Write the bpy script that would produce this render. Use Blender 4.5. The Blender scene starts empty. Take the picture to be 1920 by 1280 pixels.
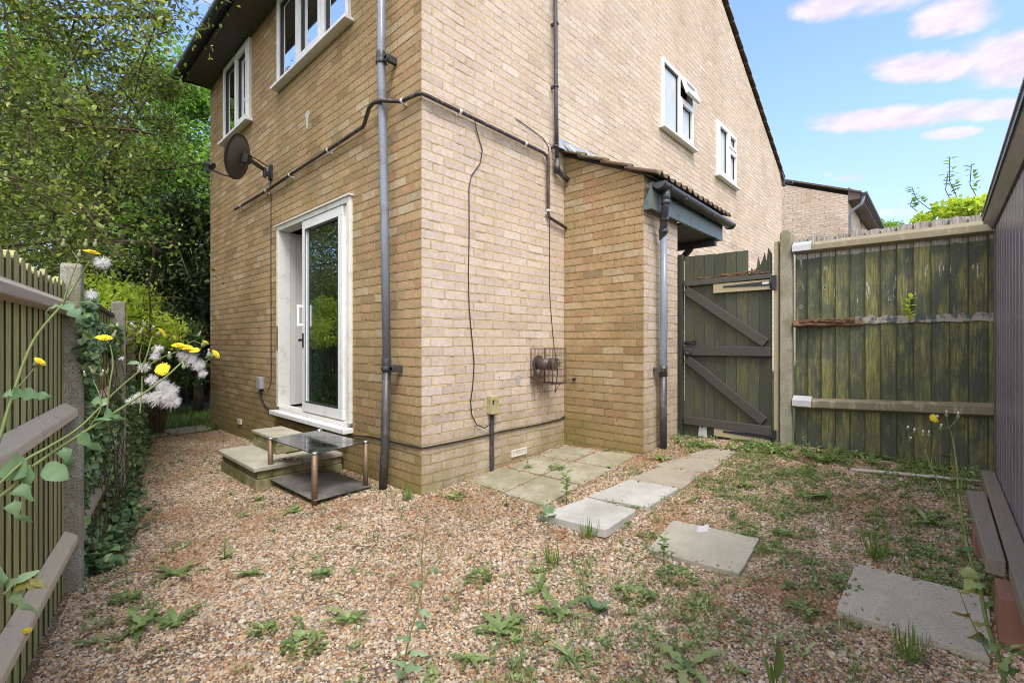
import bpy, math, random
import numpy as np
from mathutils import Vector, Matrix, noise as mnoise
random.seed(7); rng = np.random.default_rng(7)
S = bpy.context.scene
COL = S.collection
R = math.radians
# ------------------------------------------------------------ camera
F = 868.0; CX = 960.0; CY = 642.0            # pixels of the 1920 wide photograph
P0 = Vector((-2.10, -2.88, 1.161))
FW = Vector((.7332, .6800, 0)).normalized(); RT = Vector((FW.y, -FW.x, 0)); UP = Vector((0, 0, 1))
cam = bpy.data.cameras.new('camera'); co = bpy.data.objects.new('camera', cam); COL.objects.link(co)
cam.sensor_width = 36; cam.lens = 36 * F / 1920; cam.clip_start = .02; cam.clip_end = 2000
cam.shift_y = (CY - 640) / 1920
co.matrix_world = Matrix(((RT.x, 0, -FW.x, P0.x), (RT.y, 0, -FW.y, P0.y), (0, 1, 0, P0.z), (0, 0, 0, 1)))
S.camera = co
S.render.engine = 'CYCLES'; S.cycles.filter_width = 1.0; S.render.filter_size = 1.0
S.view_settings.view_transform = 'Standard'; S.view_settings.look = 'None'
S.view_settings.gamma = 1; S.view_settings.exposure = 1.42
# ------------------------------------------------------------ node helpers
class G:
    def __init__(s, nt): s.nt = nt
    def __call__(s, t, ins=None, **kw):
        n = s.nt.nodes.new('ShaderNode' + t)
        for k, v in kw.items(): setattr(n, k, v)
        for k, v in (ins or {}).items(): s.put(n.inputs[k], v)
        return n
    def put(s, inp, v):
        if isinstance(v, bpy.types.NodeSocket): s.nt.links.new(v, inp)
        else:
            if isinstance(v, (tuple, list)) and len(v) == 3 and len(getattr(inp, 'default_value', ())) == 4: v = (*v, 1)
            inp.default_value = v
    def m(s, op, a, b=0., c=0., clamp=False):
        n = s.nt.nodes.new('ShaderNodeMath'); n.operation = op; n.use_clamp = clamp
        s.put(n.inputs[0], a); s.put(n.inputs[1], b); s.put(n.inputs[2], c)
        return n.outputs[0]
    def vm(s, op, a, b=(0, 0, 0)):
        n = s.nt.nodes.new('ShaderNodeVectorMath'); n.operation = op
        s.put(n.inputs[0], a); s.put(n.inputs[1], b)
        return n.outputs['Value'] if op in ('DOT_PRODUCT', 'LENGTH', 'DISTANCE') else n.outputs[0]
    def mix(s, f, a, b, blend='MIX'):
        n = s.nt.nodes.new('ShaderNodeMix'); n.data_type = 'RGBA'; n.blend_type = blend
        s.put(n.inputs[0], f); s.put(n.inputs[6], a); s.put(n.inputs[7], b)
        return n.outputs[2]
    def ss(s, x, a, b):
        n = s.nt.nodes.new('ShaderNodeMapRange'); n.interpolation_type = 'SMOOTHSTEP'
        s.put(n.inputs[0], x); n.inputs[1].default_value = a; n.inputs[2].default_value = b
        return n.outputs[0]
    def ramp(s, f, stops, interp='LINEAR'):
        n = s.nt.nodes.new('ShaderNodeValToRGB'); cr = n.color_ramp; cr.interpolation = interp
        s.put(n.inputs[0], f)
        while len(cr.elements) < len(stops): cr.elements.new(.5)
        for e, (p, c) in zip(cr.elements, stops): e.position = p; e.color = (*c, 1) if len(c) == 3 else c
        return n.outputs[0]
    def noise(s, scale, vec=None, detail=3, rough=.55, dist=0.):
        i = {'Scale': scale, 'Detail': detail, 'Roughness': rough, 'Distortion': dist}
        if vec is not None: i['Vector'] = vec
        return s('TexNoise', i).outputs[0]
    def sep(s, v):
        n = s('SeparateXYZ', {0: v}); return n.outputs[0], n.outputs[1], n.outputs[2]
    def comb(s, x=0., y=0., z=0.):
        return s('CombineXYZ', {0: x, 1: y, 2: z}).outputs[0]
    def pos(s): return s('NewGeometry').outputs['Position']
    def bump(s, h, strength=.5, dist=.01):
        return s('Bump', {'Strength': strength, 'Distance': dist, 'Height': h}).outputs[0]
    def attr(s, name='rnd'):
        return s('Attribute', attribute_name=name).outputs['Fac']
def material(name, build):
    m = bpy.data.materials.new(name); m.use_nodes = True
    nt = m.node_tree; nt.nodes.clear(); g = G(nt)
    out = nt.nodes.new('ShaderNodeOutputMaterial')
    nt.links.new(build(g), out.inputs[0])
    return m
def pbr(g, col, rough=.7, normal=None, metal=0., spec=.5, **kw):
    i = {'Base Color': col, 'Roughness': rough, 'Metallic': metal, 'Specular IOR Level': spec}
    if normal is not None: i['Normal'] = normal
    i.update(kw)
    return g('BsdfPrincipled', i).outputs[0]
# ------------------------------------------------------------ world
SUN_AZ = math.atan2(-.52, -.86); SUN_EL = R(56)
W = bpy.data.worlds.new('World'); S.world = W; W.use_nodes = True
nt = W.node_tree; nt.nodes.clear(); g = G(nt)
sky = g('TexSky', sky_type='NISHITA'); sky.sun_disc = False
sky.sun_elevation = SUN_EL; sky.sun_rotation = SUN_AZ % (2 * math.pi)
sky.air_density = 1.0; sky.dust_density = 1.2; sky.ozone_density = 2.6
d = g('TexCoord').outputs['Generated']
dx, dy, dz = g.sep(d)
az = g.m('ARCTAN2', dx, dy)                      # azimuth clockwise from +Y
el = g.m('ARCSINE', dz)
nz = g.noise(4.5, g.comb(g.m('MULTIPLY', az, 1.6), g.m('MULTIPLY', el, 4.5), 0.), 5, .6)
nz2 = g.noise(22, g.comb(az, g.m('MULTIPLY', el, 2.2), 0.), 4, .6)
wob = g.m('ADD', g.m('MULTIPLY', g.m('SUBTRACT', nz, .5), 1.5), g.m('MULTIPLY', g.m('SUBTRACT', nz2, .5), .9))
def azel(u, v):
    dd = FW + RT * ((u - CX) / F) + UP * ((CY - v) / F); dd.normalize()
    return math.atan2(dd.x, dd.y), math.asin(dd.z)
cl = None
for (u0, v0, u1, v1, th, k) in [(1500, 232, 1830, 208, .021, 1.), (1740, 206, 1960, 202, .016, .8), (1640, 128, 1860, 122, .024, 1.), (1800, 118, 2040, 100, .04, 1.),
                             (1480, 22, 1620, 8, .02, .95), (1560, 0, 1760, -30, .03, .8), (1715, 45, 1860, 22, .028, 1.), (1730, 254, 1830, 246, .010, .8), (1835, 152, 1990, 148, .012, .8),
                             (1560, 336, 1640, 330, .006, .4), (1640, 400, 1720, 396, .008, .45), (1545, 328, 1560, 326, .005, .3), (1270, -60, 1500, -120, .03, .8), (350, -20, 520, -60, .03, .6)]:
    a0, e0 = azel(u0, v0); a1, e1 = azel(u1, v1)
    ac, ec = (a0 + a1) / 2, (e0 + e1) / 2; hl = math.hypot(a1 - a0, e1 - e0) / 2 + th * .6
    ta = math.atan2(e1 - e0, a1 - a0)
    qx = g.m('SUBTRACT', az, ac); qy = g.m('SUBTRACT', el, ec)
    x_ = g.m('ADD', g.m('MULTIPLY', qx, math.cos(ta) / hl), g.m('MULTIPLY', qy, math.sin(ta) / hl))
    y_ = g.m('ADD', g.m('MULTIPLY', qx, -math.sin(ta) / th), g.m('MULTIPLY', qy, math.cos(ta) / th))
    q = g.m('SUBTRACT', 1.0, g.m('ADD', g.m('MULTIPLY', x_, x_), g.m('MULTIPLY', y_, y_)))
    q = g.m('MULTIPLY', g.ss(g.m('ADD', q, wob), -.05, .85), k)
    cl = q if cl is None else g.m('MAXIMUM', cl, q)
# unseen bright cloud behind the camera, added to lift the ambient light
away = g.ss(g.vm('DOT_PRODUCT', d, tuple(FW)), .25, -.2)
nb = g.noise(2.2, g.comb(dx, dy, g.m('MULTIPLY', dz, 1.6)), 6, .6)
clb = g.m('MULTIPLY', g.ss(nb, .25, .50), away)
skyc = g.mix(1.0, sky.outputs[0], g.mix(g.ss(dz, .45, .05), (.92, .94, 1.14), (.80, .72, .98)), 'MULTIPLY')
skyc = g.mix(g.m('MULTIPLY', g.ss(dz, .55, .0), .18), skyc, (2.3, 2.75, 4.3))   # thin high veil, thicker near the horizon
cloudc = g.mix(g.ss(nz2, .3, .75), (2.35, 2.0, 2.45), (2.85, 2.55, 2.75))
colr = g.mix(g.m('MULTIPLY', cl, .92), skyc, cloudc)
colr = g.mix(clb, colr, (5.6, 5.5, 5.6))
bg = g('Background', {'Color': colr, 'Strength': .15})
wo = nt.nodes.new('ShaderNodeOutputWorld'); nt.links.new(bg.outputs[0], wo.inputs[0])
# ------------------------------------------------------------ sun (soft, through thin cloud, from behind right of the camera)
sl = bpy.data.lights.new('sun', 'SUN'); sl.energy = 1.25; sl.angle = R(20); sl.color = (1, .96, .91)
so = bpy.data.objects.new('sun', sl); COL.objects.link(so)
sd = Vector((math.sin(SUN_AZ) * math.cos(SUN_EL), math.cos(SUN_AZ) * math.cos(SUN_EL), math.sin(SUN_EL)))
so.rotation_euler = sd.to_track_quat('Z', 'Y').to_euler(); so.location = sd * 30

# ------------------------------------------------------------ geometry helpers
def sstep(a, b, x):
    t = min(1, max(0, (x - a) / (b - a))); return t * t * (3 - 2 * t)
def gz(x, y):                                    # terrain height
    z = max(0, min(x, 9)) * (.055 + .02 * min(2.0, max(0, -y)))
    z -= .028 * max(0, min(y, 7))
    z += .012 * math.sin(x * 1.7 + 1) * math.sin(y * 1.3)
    return z
def pix(u, v, D):                                # point seen at (u, v) at depth D metres
    return P0 + D * (FW + RT * ((u - CX) / F) + UP * ((CY - v) / F))
def gnd(u, v):
    dd = FW + RT * ((u - CX) / F) + UP * ((CY - v) / F); z = 0
    for _ in range(50):
        p = P0 + dd * ((z - P0.z) / dd.z); z = .5 * z + .5 * gz(p.x, p.y)
    return Vector((p.x, p.y, gz(p.x, p.y)))
class MB:
    def __init__(s): s.v = []; s.f = []; s.r = []; s.cur = 0.; s.sm = []; s.smooth = False
    def add(s, vs, fs, smooth=None):
        o = len(s.v); s.v += [tuple(p) for p in vs]; s.f += [tuple(i + o for i in f) for f in fs]
        s.r += [s.cur] * len(fs); s.sm += [s.smooth if smooth is None else smooth] * len(fs)
    def box(s, x0, y0, z0, x1, y1, z1):
        x0, x1 = sorted((x0, x1)); y0, y1 = sorted((y0, y1)); z0, z1 = sorted((z0, z1))
        s.add([(x0, y0, z0), (x1, y0, z0), (x1, y1, z0), (x0, y1, z0), (x0, y0, z1), (x1, y0, z1), (x1, y1, z1), (x0, y1, z1)],
              [(0, 3, 2, 1), (4, 5, 6, 7), (0, 1, 5, 4), (1, 2, 6, 5), (2, 3, 7, 6), (3, 0, 4, 7)])
    def hexa(s, p8):
        s.add(p8, [(0, 3, 2, 1), (4, 5, 6, 7), (0, 1, 5, 4), (1, 2, 6, 5), (2, 3, 7, 6), (3, 0, 4, 7)])
    def beam(s, a, b, w, h, up=(0, 0, 1)):       # rectangular bar a->b, w sideways, h along up
        a = Vector(a); b = Vector(b); d_ = (b - a).normalized(); u = Vector(up); sdv = d_.cross(u).normalized(); u = sdv.cross(d_)
        q = []
        for p in (a, b):
            for i, j in ((-1, -1), (1, -1), (1, 1), (-1, 1)): q.append(p + sdv * (i * w / 2) + u * (j * h / 2))
        s.add(q, [(0, 1, 2, 3), (7, 6, 5, 4), (0, 4, 5, 1), (1, 5, 6, 2), (2, 6, 7, 3), (3, 7, 4, 0)])
    def tube(s, pts, rad, n=8, cap=True):
        pts = [Vector(p) for p in pts]; k = len(pts)
        rad = rad if isinstance(rad, (list, tuple)) else [rad] * k
        vs = []; t0 = (pts[1] - pts[0]).normalized()
        nrm = t0.orthogonal().normalized()
        for i, p in enumerate(pts):
            t = (pts[min(i + 1, k - 1)] - pts[max(i - 1, 0)])
            t = t.normalized() if t.length > 1e-9 else t0
            nrm = (nrm - t * nrm.dot(t)); nrm = nrm.normalized() if nrm.length > 1e-6 else t.orthogonal().normalized()
            b = t.cross(nrm)
            for j in range(n):
                a = 2 * math.pi * j / n; vs.append(p + (nrm * math.cos(a) + b * math.sin(a)) * rad[i])
        fs = [(i * n + j, i * n + (j + 1) % n, (i + 1) * n + (j + 1) % n, (i + 1) * n + j) for i in range(k - 1) for j in range(n)]
        s.add(vs, fs, True)
        if cap:
            o = len(s.v) - len(vs)
            s.f += [tuple(o + j for j in reversed(range(n))), tuple(o + (k - 1) * n + j for j in range(n))]; s.r += [s.cur] * 2; s.sm += [False] * 2
    def prism(s, poly, axis, a, b):              # extrude 2-D polygon along axis from a to b
        def P(q, t): return {'x': (t, q[0], q[1]), 'y': (q[0], t, q[1]), 'z': (q[0], q[1], t)}[axis]
        n = len(poly)
        s.add([P(q, a) for q in poly] + [P(q, b) for q in poly],
              [tuple(range(n)), tuple(reversed(range(n, 2 * n)))] + [(i, n + i, n + (i + 1) % n, (i + 1) % n) for i in range(n)])
    def disc(s, c, nrm, r0, h, n=16, r1=None):
        nrm = Vector(nrm).normalized(); s.tube([Vector(c), Vector(c) + nrm * h], [r0, r0 if r1 is None else r1], n)
    def ball(s, c, r, n=8, sc=(1, 1, 1)):
        vs = []; m = n // 2 + 1
        for i in range(m + 1):
            th = math.pi * i / m
            for j in range(n): vs.append((c[0] + r * sc[0] * math.sin(th) * math.cos(2 * math.pi * j / n), c[1] + r * sc[1] * math.sin(th) * math.sin(2 * math.pi * j / n), c[2] + r * sc[2] * math.cos(th)))
        s.add(vs, [(i * n + j, (i + 1) * n + j, (i + 1) * n + (j + 1) % n, i * n + (j + 1) % n) for i in range(m) for j in range(n)], True)
    def leaf(s, base, direc, nrm, L, w, arch=.3, lobes=0, seg=6, fold=.25, petiole=.0, rag=.0):
        d_ = Vector(direc).normalized(); n_ = Vector(nrm); n_ = (n_ - d_ * n_.dot(d_)); n_ = n_.normalized() if n_.length > 1e-5 else d_.orthogonal().normalized()
        sd_ = d_.cross(n_); vs = []; p = Vector(base); ang = arch * .5; big = L > .035
        if lobes: seg = lobes * (4 if big else 2) + 2
        tw = random.uniform(-.25, .25); sizes = [[random.uniform(.7, 1.15) for _ in range(lobes + 2)] for _ in (0, 1)]
        for i in range(seg + 1):
            t = i / seg
            tt = max(0, (t - petiole) / (1 - petiole)); ws = []
            for side in (0, 1):
                ww = w * .5 * (math.sin(math.pi * min(1, tt) ** .8) ** .7 if 0 < tt < 1 else 0) + w * .03; back = 0.
                if lobes and 0 < i < seg:
                    if big:
                        f = (t * lobes) % 1; k = int(t * lobes)
                        lb_ = (f / .65) ** 1.3 if f < .65 else max(0, 1 - (f - .65) / .35) ** .7
                        ww *= .30 + .75 * lb_ * sizes[side][k]; back = -L / lobes * .30 * lb_
                    else: ww *= (1.0 if i % 2 else .42)
                ww *= 1 + random.uniform(-rag, rag); ws.append((ww, back))
            wv = n_ * (.06 * w * math.sin(i * 1.7 + w * 900)) * (1 if big else 0); s2 = sd_ * math.cos(tw * t) + n_ * math.sin(tw * t)
            vs += [p + s2 * ws[0][0] + n_ * ws[0][0] * fold + d_ * ws[0][1] + wv, p, p - s2 * ws[1][0] + n_ * ws[1][0] * fold + d_ * ws[1][1] - wv]
            a = ang - arch * t * 1.6
            p = p + (d_ * math.cos(a) + n_ * math.sin(a)) * (L / seg)
        s.add(vs, [(3 * i + k, 3 * i + k + 1, 3 * i + k + 4, 3 * i + k + 3) for i in range(seg) for k in (0, 1)], True)
    def build(s, name, mat, parent=None, bevel=0., loc=None, wn=False):
        me = bpy.data.meshes.new(name); v = s.v
        if loc is not None: v = [(p[0] - loc[0], p[1] - loc[1], p[2] - loc[2]) for p in v]
        me.from_pydata(v, [], s.f)
        a = me.attributes.new('rnd', 'FLOAT', 'FACE'); a.data.foreach_set('value', s.r)
        me.polygons.foreach_set('use_smooth', s.sm)
        me.materials.append(mat); me.update()
        o = bpy.data.objects.new(name, me); COL.objects.link(o)
        if parent is not None: o.parent = parent
        if loc is not None: o.location = loc
        if bevel:
            b = o.modifiers.new('bevel', 'BEVEL'); b.width = bevel; b.segments = 2; b.limit_method = 'ANGLE'; b.angle_limit = R(40)
        return o
def thing(name, label, cat, group=None):
    o = bpy.data.objects.new(name, None); COL.objects.link(o); o.empty_display_size = .2
    return tag(o, label, cat, group)
def tag(o, label, cat, group=None, kind=None):
    o['label'] = label; o['category'] = cat
    if group: o['group'] = group
    if kind: o['kind'] = kind
    return o
def lab(o, label): o['label'] = label; return o
def np_mesh(name, V, Fq, rnd, mat, parent=None, smooth=False):
    me = bpy.data.meshes.new(name); nf, k = Fq.shape
    me.vertices.add(len(V)); me.vertices.foreach_set('co', V.astype(np.float32).ravel())
    me.loops.add(nf * k); me.loops.foreach_set('vertex_index', Fq.astype(np.int32).ravel())
    me.polygons.add(nf); me.polygons.foreach_set('loop_start', (np.arange(nf) * k).astype(np.int32))
    me.polygons.foreach_set('use_smooth', np.full(nf, smooth))
    me.update(calc_edges=True)
    a = me.attributes.new('rnd', 'FLOAT', 'FACE'); a.data.foreach_set('value', rnd.astype(np.float32))
    me.materials.append(mat)
    o = bpy.data.objects.new(name, me); COL.objects.link(o)
    if parent is not None: o.parent = parent
    return o
def leaf_cloud(name, pos, size, mat, parent=None, wid=.55, updir=.5, aim=None, rnd=None, asp=None):
    """pos (N,3): one folded six-sided leaf at each point"""
    N = len(pos); d_ = rng.normal(size=(N, 3)); d_[:, 2] -= .25
    if aim is not None: d_ += aim
    d_ /= np.linalg.norm(d_, axis=1)[:, None]
    n_ = rng.normal(size=(N, 3)) * (1 - updir); n_[:, 2] += updir * 1.6
    n_ -= d_ * (n_ * d_).sum(1)[:, None]; n_ /= np.linalg.norm(n_, axis=1)[:, None] + 1e-9
    s_ = np.cross(d_, n_)
    L = size * rng.uniform(.6, 1.3, (N, 1)); w = L * wid * .5
    b = pos; f = .22
    V = np.stack([b, b + d_ * L * .33 + s_ * w + n_ * w * f, b + d_ * L * .72 + s_ * w * .75 + n_ * w * f, b + d_ * L - n_ * L * .08,
                  b + d_ * L * .72 - s_ * w * .75 + n_ * w * f, b + d_ * L * .33 - s_ * w + n_ * w * f], 1).reshape(-1, 3)
    o = np.arange(N)[:, None] * 6
    Fq = np.stack([o + [0, 1, 2, 3], o + [0, 3, 4, 5]], 1).reshape(-1, 4)
    if rnd is None: rnd = rng.uniform(0, 1, N)
    return np_mesh(name, V, Fq, np.repeat(rnd, 2), mat, parent)
#MATERIALS
# ------------------------------------------------------------ materials
def brick(g, tone=(1, 1, 1), moss=1., pale=False):
    geo = g('NewGeometry'); p = geo.outputs['Position']; n = geo.outputs['True Normal']
    x, y, z = g.sep(p); nx, ny, nz_ = g.sep(n)
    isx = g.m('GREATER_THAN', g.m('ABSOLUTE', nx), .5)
    u = g.m('ADD', g.m('MULTIPLY', y, isx), g.m('MULTIPLY', x, g.m('SUBTRACT', 1., isx)))
    w1 = g.noise(9, p, 2); w2 = g.noise(38, p, 3)
    lowf = g.noise(1.1, p, 2)
    v = g.m('ADD', z, g.m('ADD', g.m('MULTIPLY', g.m('SUBTRACT', w1, .5), .007), g.m('MULTIPLY', g.m('SUBTRACT', w2, .5), .007)))
    u = g.m('ADD', u, g.m('MULTIPLY', g.m('SUBTRACT', w2, .5), .008))
    row = g.m('FLOOR', g.m('DIVIDE', v, .075))
    jit = g('TexWhiteNoise', {'W': row}, noise_dimensions='1D').outputs['Value']
    uu = g.m('ADD', g.m('ADD', g.m('DIVIDE', u, .225), g.m('MULTIPLY', g.m('FLOORED_MODULO', row, 2.), .5)), g.m('MULTIPLY', jit, .14))
    col = g.m('FLOOR', uu); fu = g.m('FRACT', uu); fv = g.m('FRACT', g.m('DIVIDE', v, .075))
    eu = g.m('MULTIPLY', g.m('MINIMUM', fu, g.m('SUBTRACT', 1., fu)), .225)
    ev = g.m('MULTIPLY', g.m('MINIMUM', fv, g.m('SUBTRACT', 1., fv)), .075)
    e = g.m('MINIMUM', eu, ev)
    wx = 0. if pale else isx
    wn = g('TexWhiteNoise', {'Vector': g.comb(col, row, isx)}, noise_dimensions='3D')
    r1, r2, r3 = g.sep(wn.outputs['Color'])
    e = g.m('ADD', e, g.m('MULTIPLY', g.m('SUBTRACT', r3, .5), .0035))
    bm = g.ss(e, .0038, .0066)
    # brick body colours
    bc = g.ramp(r1, [(0, (.50, .36, .24)), (.22, (.56, .415, .285)), (.42, (.52, .40, .29)), (.6, (.47, .335, .215)), (.74, (.51, .385, .30)), (.86, (.42, .27, .18)), (.93, (.50, .30, .21)), (1, (.36, .29, .235))])
    sp = g.noise(130, p, 4, .75); sp2 = g.noise(420, p, 2, .7)
    bc = g.mix(g.ss(sp, .34, .64), g.mix(1., bc, (.70, .65, .58), 'MULTIPLY'), g.mix(.38, bc, (.76, .66, .54)))
    bc = g.mix(g.m('MULTIPLY', g.ss(r3, .82, .95), .55), bc, (.62, .58, .53)); bc = g.mix(g.m('MULTIPLY', g.ss(r2, .86, .97), g.m('ADD', .25, g.m('MULTIPLY', isx, .15))), bc, (.24, .18, .13))
    bc = g.mix(g.ss(sp2, .56, .68), bc, g.mix(1., bc, (.62, .55, .48), 'MULTIPLY'))
    mc = g.mix(g.noise(60, p, 3), (.60, .47, .21), (.82, .66, .36))
    # lit and shaded tones painted by facing: gable wall paler, x-facing walls browner
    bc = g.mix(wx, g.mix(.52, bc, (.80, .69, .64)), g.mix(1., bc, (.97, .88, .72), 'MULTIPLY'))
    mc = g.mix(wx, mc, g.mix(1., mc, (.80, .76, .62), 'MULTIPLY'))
    bc = g.mix(1., bc, g.mix(g.ss(g.noise(26, p, 4, .7), .3, .7), (.88, .86, .82), (1.1, 1.1, 1.08)), 'MULTIPLY')
    c = g.mix(bm, mc, bc)
    # shadow lines painted along the bed joints, broken up by noise
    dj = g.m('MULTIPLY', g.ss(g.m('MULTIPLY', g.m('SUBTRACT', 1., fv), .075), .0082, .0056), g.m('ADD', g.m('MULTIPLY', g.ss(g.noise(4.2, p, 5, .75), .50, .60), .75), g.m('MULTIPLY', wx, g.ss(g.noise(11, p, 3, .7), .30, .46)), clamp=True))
    c = g.mix(g.m('MULTIPLY', dj, .92), c, (.06, .042, .025))
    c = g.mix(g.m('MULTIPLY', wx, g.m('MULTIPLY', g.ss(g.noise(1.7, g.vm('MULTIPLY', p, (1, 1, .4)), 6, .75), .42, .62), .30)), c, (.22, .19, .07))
    big = g.noise(.9, p, 4, .6)
    c = g.mix(g.ss(big, .38, .72), c, g.mix(1., c, (.86, .84, .80), 'MULTIPLY'))
    # blotchy algae on the lowest courses and soot blotches
    mo = g.m('MULTIPLY', g.ss(g.m('ADD', z, g.m('MULTIPLY', g.noise(2.6, p, 5, .7), 1.5)), 1.50, .50), .80 * moss)
    c = g.mix(mo, c, g.mix(sp, (.15, .135, .035), (.30, .25, .08)))
    d1 = g.ss(g.noise(5, p, 6, .75), .64, .78)
    c = g.mix(g.m('MULTIPLY', d1, .35), c, (.20, .17, .12))
    fl_ = g.m('MULTIPLY', g.ss(g.m('ABSOLUTE', g.m('SUBTRACT', x, 1.44)), .24, .08), g.m('MULTIPLY', g.ss(z, .42, .80), g.ss(z, 1.0, .92)))
    c = g.mix(g.m('MULTIPLY', fl_, g.m('MULTIPLY', g.ss(g.noise(7, g.vm('MULTIPLY', p, (3, 1, .5)), 4, .7), .38, .6), .75)), c, (.09, .065, .04))      # soot under the flue
    pst = g.m('MULTIPLY', g.ss(g.m('ABSOLUTE', g.m('SUBTRACT', z, 2.965)), .11, .02), g.ss(g.noise(3, p, 4, .7), .40, .62)); c = g.mix(g.m('MULTIPLY', pst, .35), c, (.16, .12, .06))   # grime behind the waste pipe
    # small chips and old fixing holes
    vor = g('TexVoronoi', {'Vector': p, 'Scale': 5.5}).outputs['Distance']
    c = g.mix(g.m('MULTIPLY', g.ss(vor, .045, .03), .8), c, (.07, .05, .04))
    if tone != (1, 1, 1): c = g.mix(1., c, tone, 'MULTIPLY')
    tilt = g.m('MULTIPLY', g.m('SUBTRACT', fv, .5), g.m('SUBTRACT', r2, .45))
    h = g.m('ADD', g.m('ADD', g.m('MULTIPLY', bm, 1.), g.m('MULTIPLY', sp, .55)), g.m('ADD', g.m('MULTIPLY', tilt, .9), g.m('MULTIPLY', r3, .25)))
    h = g.m('ADD', h, g.m('MULTIPLY', w2, .5))
    h = g.m('SUBTRACT', h, g.m('MULTIPLY', g.ss(vor, .05, .03), .8))
    return pbr(g, c, .92, g.bump(h, 1., .014), spec=.2)
M = {}
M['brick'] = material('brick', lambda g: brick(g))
M['brick_pale'] = material('pale_brick', lambda g: brick(g, moss=0., pale=True))
def woodmat(name, paint, algae, bare, pa=.5, al=.5, grain=1., rough=.85, hz=None, bands=False):
    def f(g):
        p = g.pos(); r = g.attr()
        x, y, z = g.sep(p)
        if hz is None: q = g.comb(g.m('ADD', x, g.m('MULTIPLY', r, 7.)), y, g.m('MULTIPLY', z, .06))
        else:
            al_ = g.vm('DOT_PRODUCT', p, hz); q = g.vm('SUBTRACT', p, g('VectorMath', {0: hz, 'Scale': g.m('MULTIPLY', al_, .94)}, operation='SCALE').outputs[0])
            q = g.vm('ADD', q, g.comb(r, r, r))
        gr = g.noise(95, q, 5, .7, .3); gr2 = g.noise(22, q, 4, .6, .5)
        q2 = g.vm('ADD', p, g.comb(g.m('MULTIPLY', r, 9.), g.m('MULTIPLY', r, 5.), 0.))
        bl = g.noise(6.5, g.vm('MULTIPLY', q2, (1, 1, .55)), 7, .72)
        bl2 = g.noise(16, g.vm('MULTIPLY', q2, (1, 1, .28)), 7, .75)
        c = g.mix(gr, g.mix(1., bare, (.45, .42, .38), 'MULTIPLY'), bare)
        pm = g.ss(g.m('ADD', g.m('ADD', bl2, g.m('MULTIPLY', gr2, .35)), pa - .5), .44, .54)
        pc = g.mix(g.m('ADD', g.m('MULTIPLY', r, .6), g.m('MULTIPLY', gr, .4)), g.mix(1., paint, (.6, .6, .62), 'MULTIPLY'), g.mix(1., paint, (1.5, 1.45, 1.35), 'MULTIPLY'))
        c = g.mix(pm, c, pc)
        am = g.ss(g.m('ADD', g.m('ADD', bl, g.m('MULTIPLY', g.m('SUBTRACT', gr2, .5), .5)), g.m('ADD', al - .5, g.m('MULTIPLY', g.m('SUBTRACT', r, .5), .12))), .38, .66)
        c = g.mix(am, c, g.mix(g.ss(gr, .3, .7), g.mix(1., algae, (.34, .38, .40), 'MULTIPLY'), g.mix(1., algae, (1.15, 1.12, 1.1), 'MULTIPLY')))
        if bands:    # unpainted tops above the rail and the peeled strip just under it
            zz = g.m('ADD', z, g.m('MULTIPLY', g.m('SUBTRACT', bl2, .5), .05))
            bm_ = g.m('MAXIMUM', g.ss(zz, 1.985, 1.995), g.m('MULTIPLY', g.ss(g.m('ABSOLUTE', g.m('SUBTRACT', zz, 1.918)), .028, .020), .9))
            c = g.mix(bm_, c, g.mix(g.ss(gr, .3, .7), (.16, .145, .125), (.46, .43, .385)))
            pe = g.m('MULTIPLY', g.m('MULTIPLY', g.ss(g.noise(34, g.comb(y, g.m('MULTIPLY', z, .10), r), 6, .75), .60, .63), g.ss(z, 1.35, 1.55)), g.ss(g.noise(5, p, 3), .42, .52))
            c = g.mix(pe, c, (.50, .46, .44))
            kn = g('TexVoronoi', {'Vector': g.vm('MULTIPLY', p, (0, 1, .8)), 'Scale': 4.2}).outputs['Distance']
            c = g.mix(g.m('MULTIPLY', g.ss(kn, .075, .05), .75), c, g.mix(g.ss(kn, .05, .03), (.34, .32, .27), (.05, .04, .03)))
        c = g.mix(g.m('MULTIPLY', g.ss(gr, .36, .26), .8), c, (.02, .018, .012))
        h = g.m('ADD', g.m('MULTIPLY', gr, .8), g.m('MULTIPLY', gr2, .5))
        return pbr(g, c, rough, g.bump(h, .7, .004), spec=.25)
    return material(name, f)
M['fence_green'] = woodmat('green_painted_boards', (.075, .090, .070), (.25, .245, .095), (.44, .41, .36), .57, .50, bands=True)
M['gate_wood'] = woodmat('gate_boards', (.066, .072, .056), (.15, .15, .06), (.34, .31, .27), .64, .40)
M['gate_rail'] = woodmat('gate_rail', (.085, .082, .072), (.085, .085, .03), (.30, .26, .21), .58, .25, hz=(0, 1, 0))
M['rail_pale'] = woodmat('pale_rail', (.26, .235, .16), (.17, .165, .06), (.44, .39, .29), .40, .20, hz=(0, 1, 0))
M['new_wood'] = woodmat('new_softwood', (.50, .44, .28), (.30, .29, .10), (.52, .46, .32), .5, .10, hz=(0, 1, 0))
M['batten'] = woodmat('mossy_battens', (.33, .32, .16), (.43, .46, .17), (.48, .46, .34), .45, .52)
M['batten_dark'] = woodmat('damp_shade_wood', (.05, .05, .03), (.08, .085, .03), (.12, .11, .08), .5, .4)  # dark wood for damp slat edges and painted shade between boards
M['batten_top'] = M['batten']
fdir = Vector((-3.11 + 2.09, 3.63 - 2.2)).normalized(); FD = (RT * fdir.x + FW * fdir.y)
M['rail_brown'] = woodmat('brown_rail', (.44, .40, .31), (.33, .32, .18), (.58, .53, .43), .42, .2, hz=tuple(FD))
M['rot'] = woodmat('rotten_timber', (.20, .12, .07), (.10, .08, .03), (.30, .22, .16), .5, .2, hz=(0, 1, 0))
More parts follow.
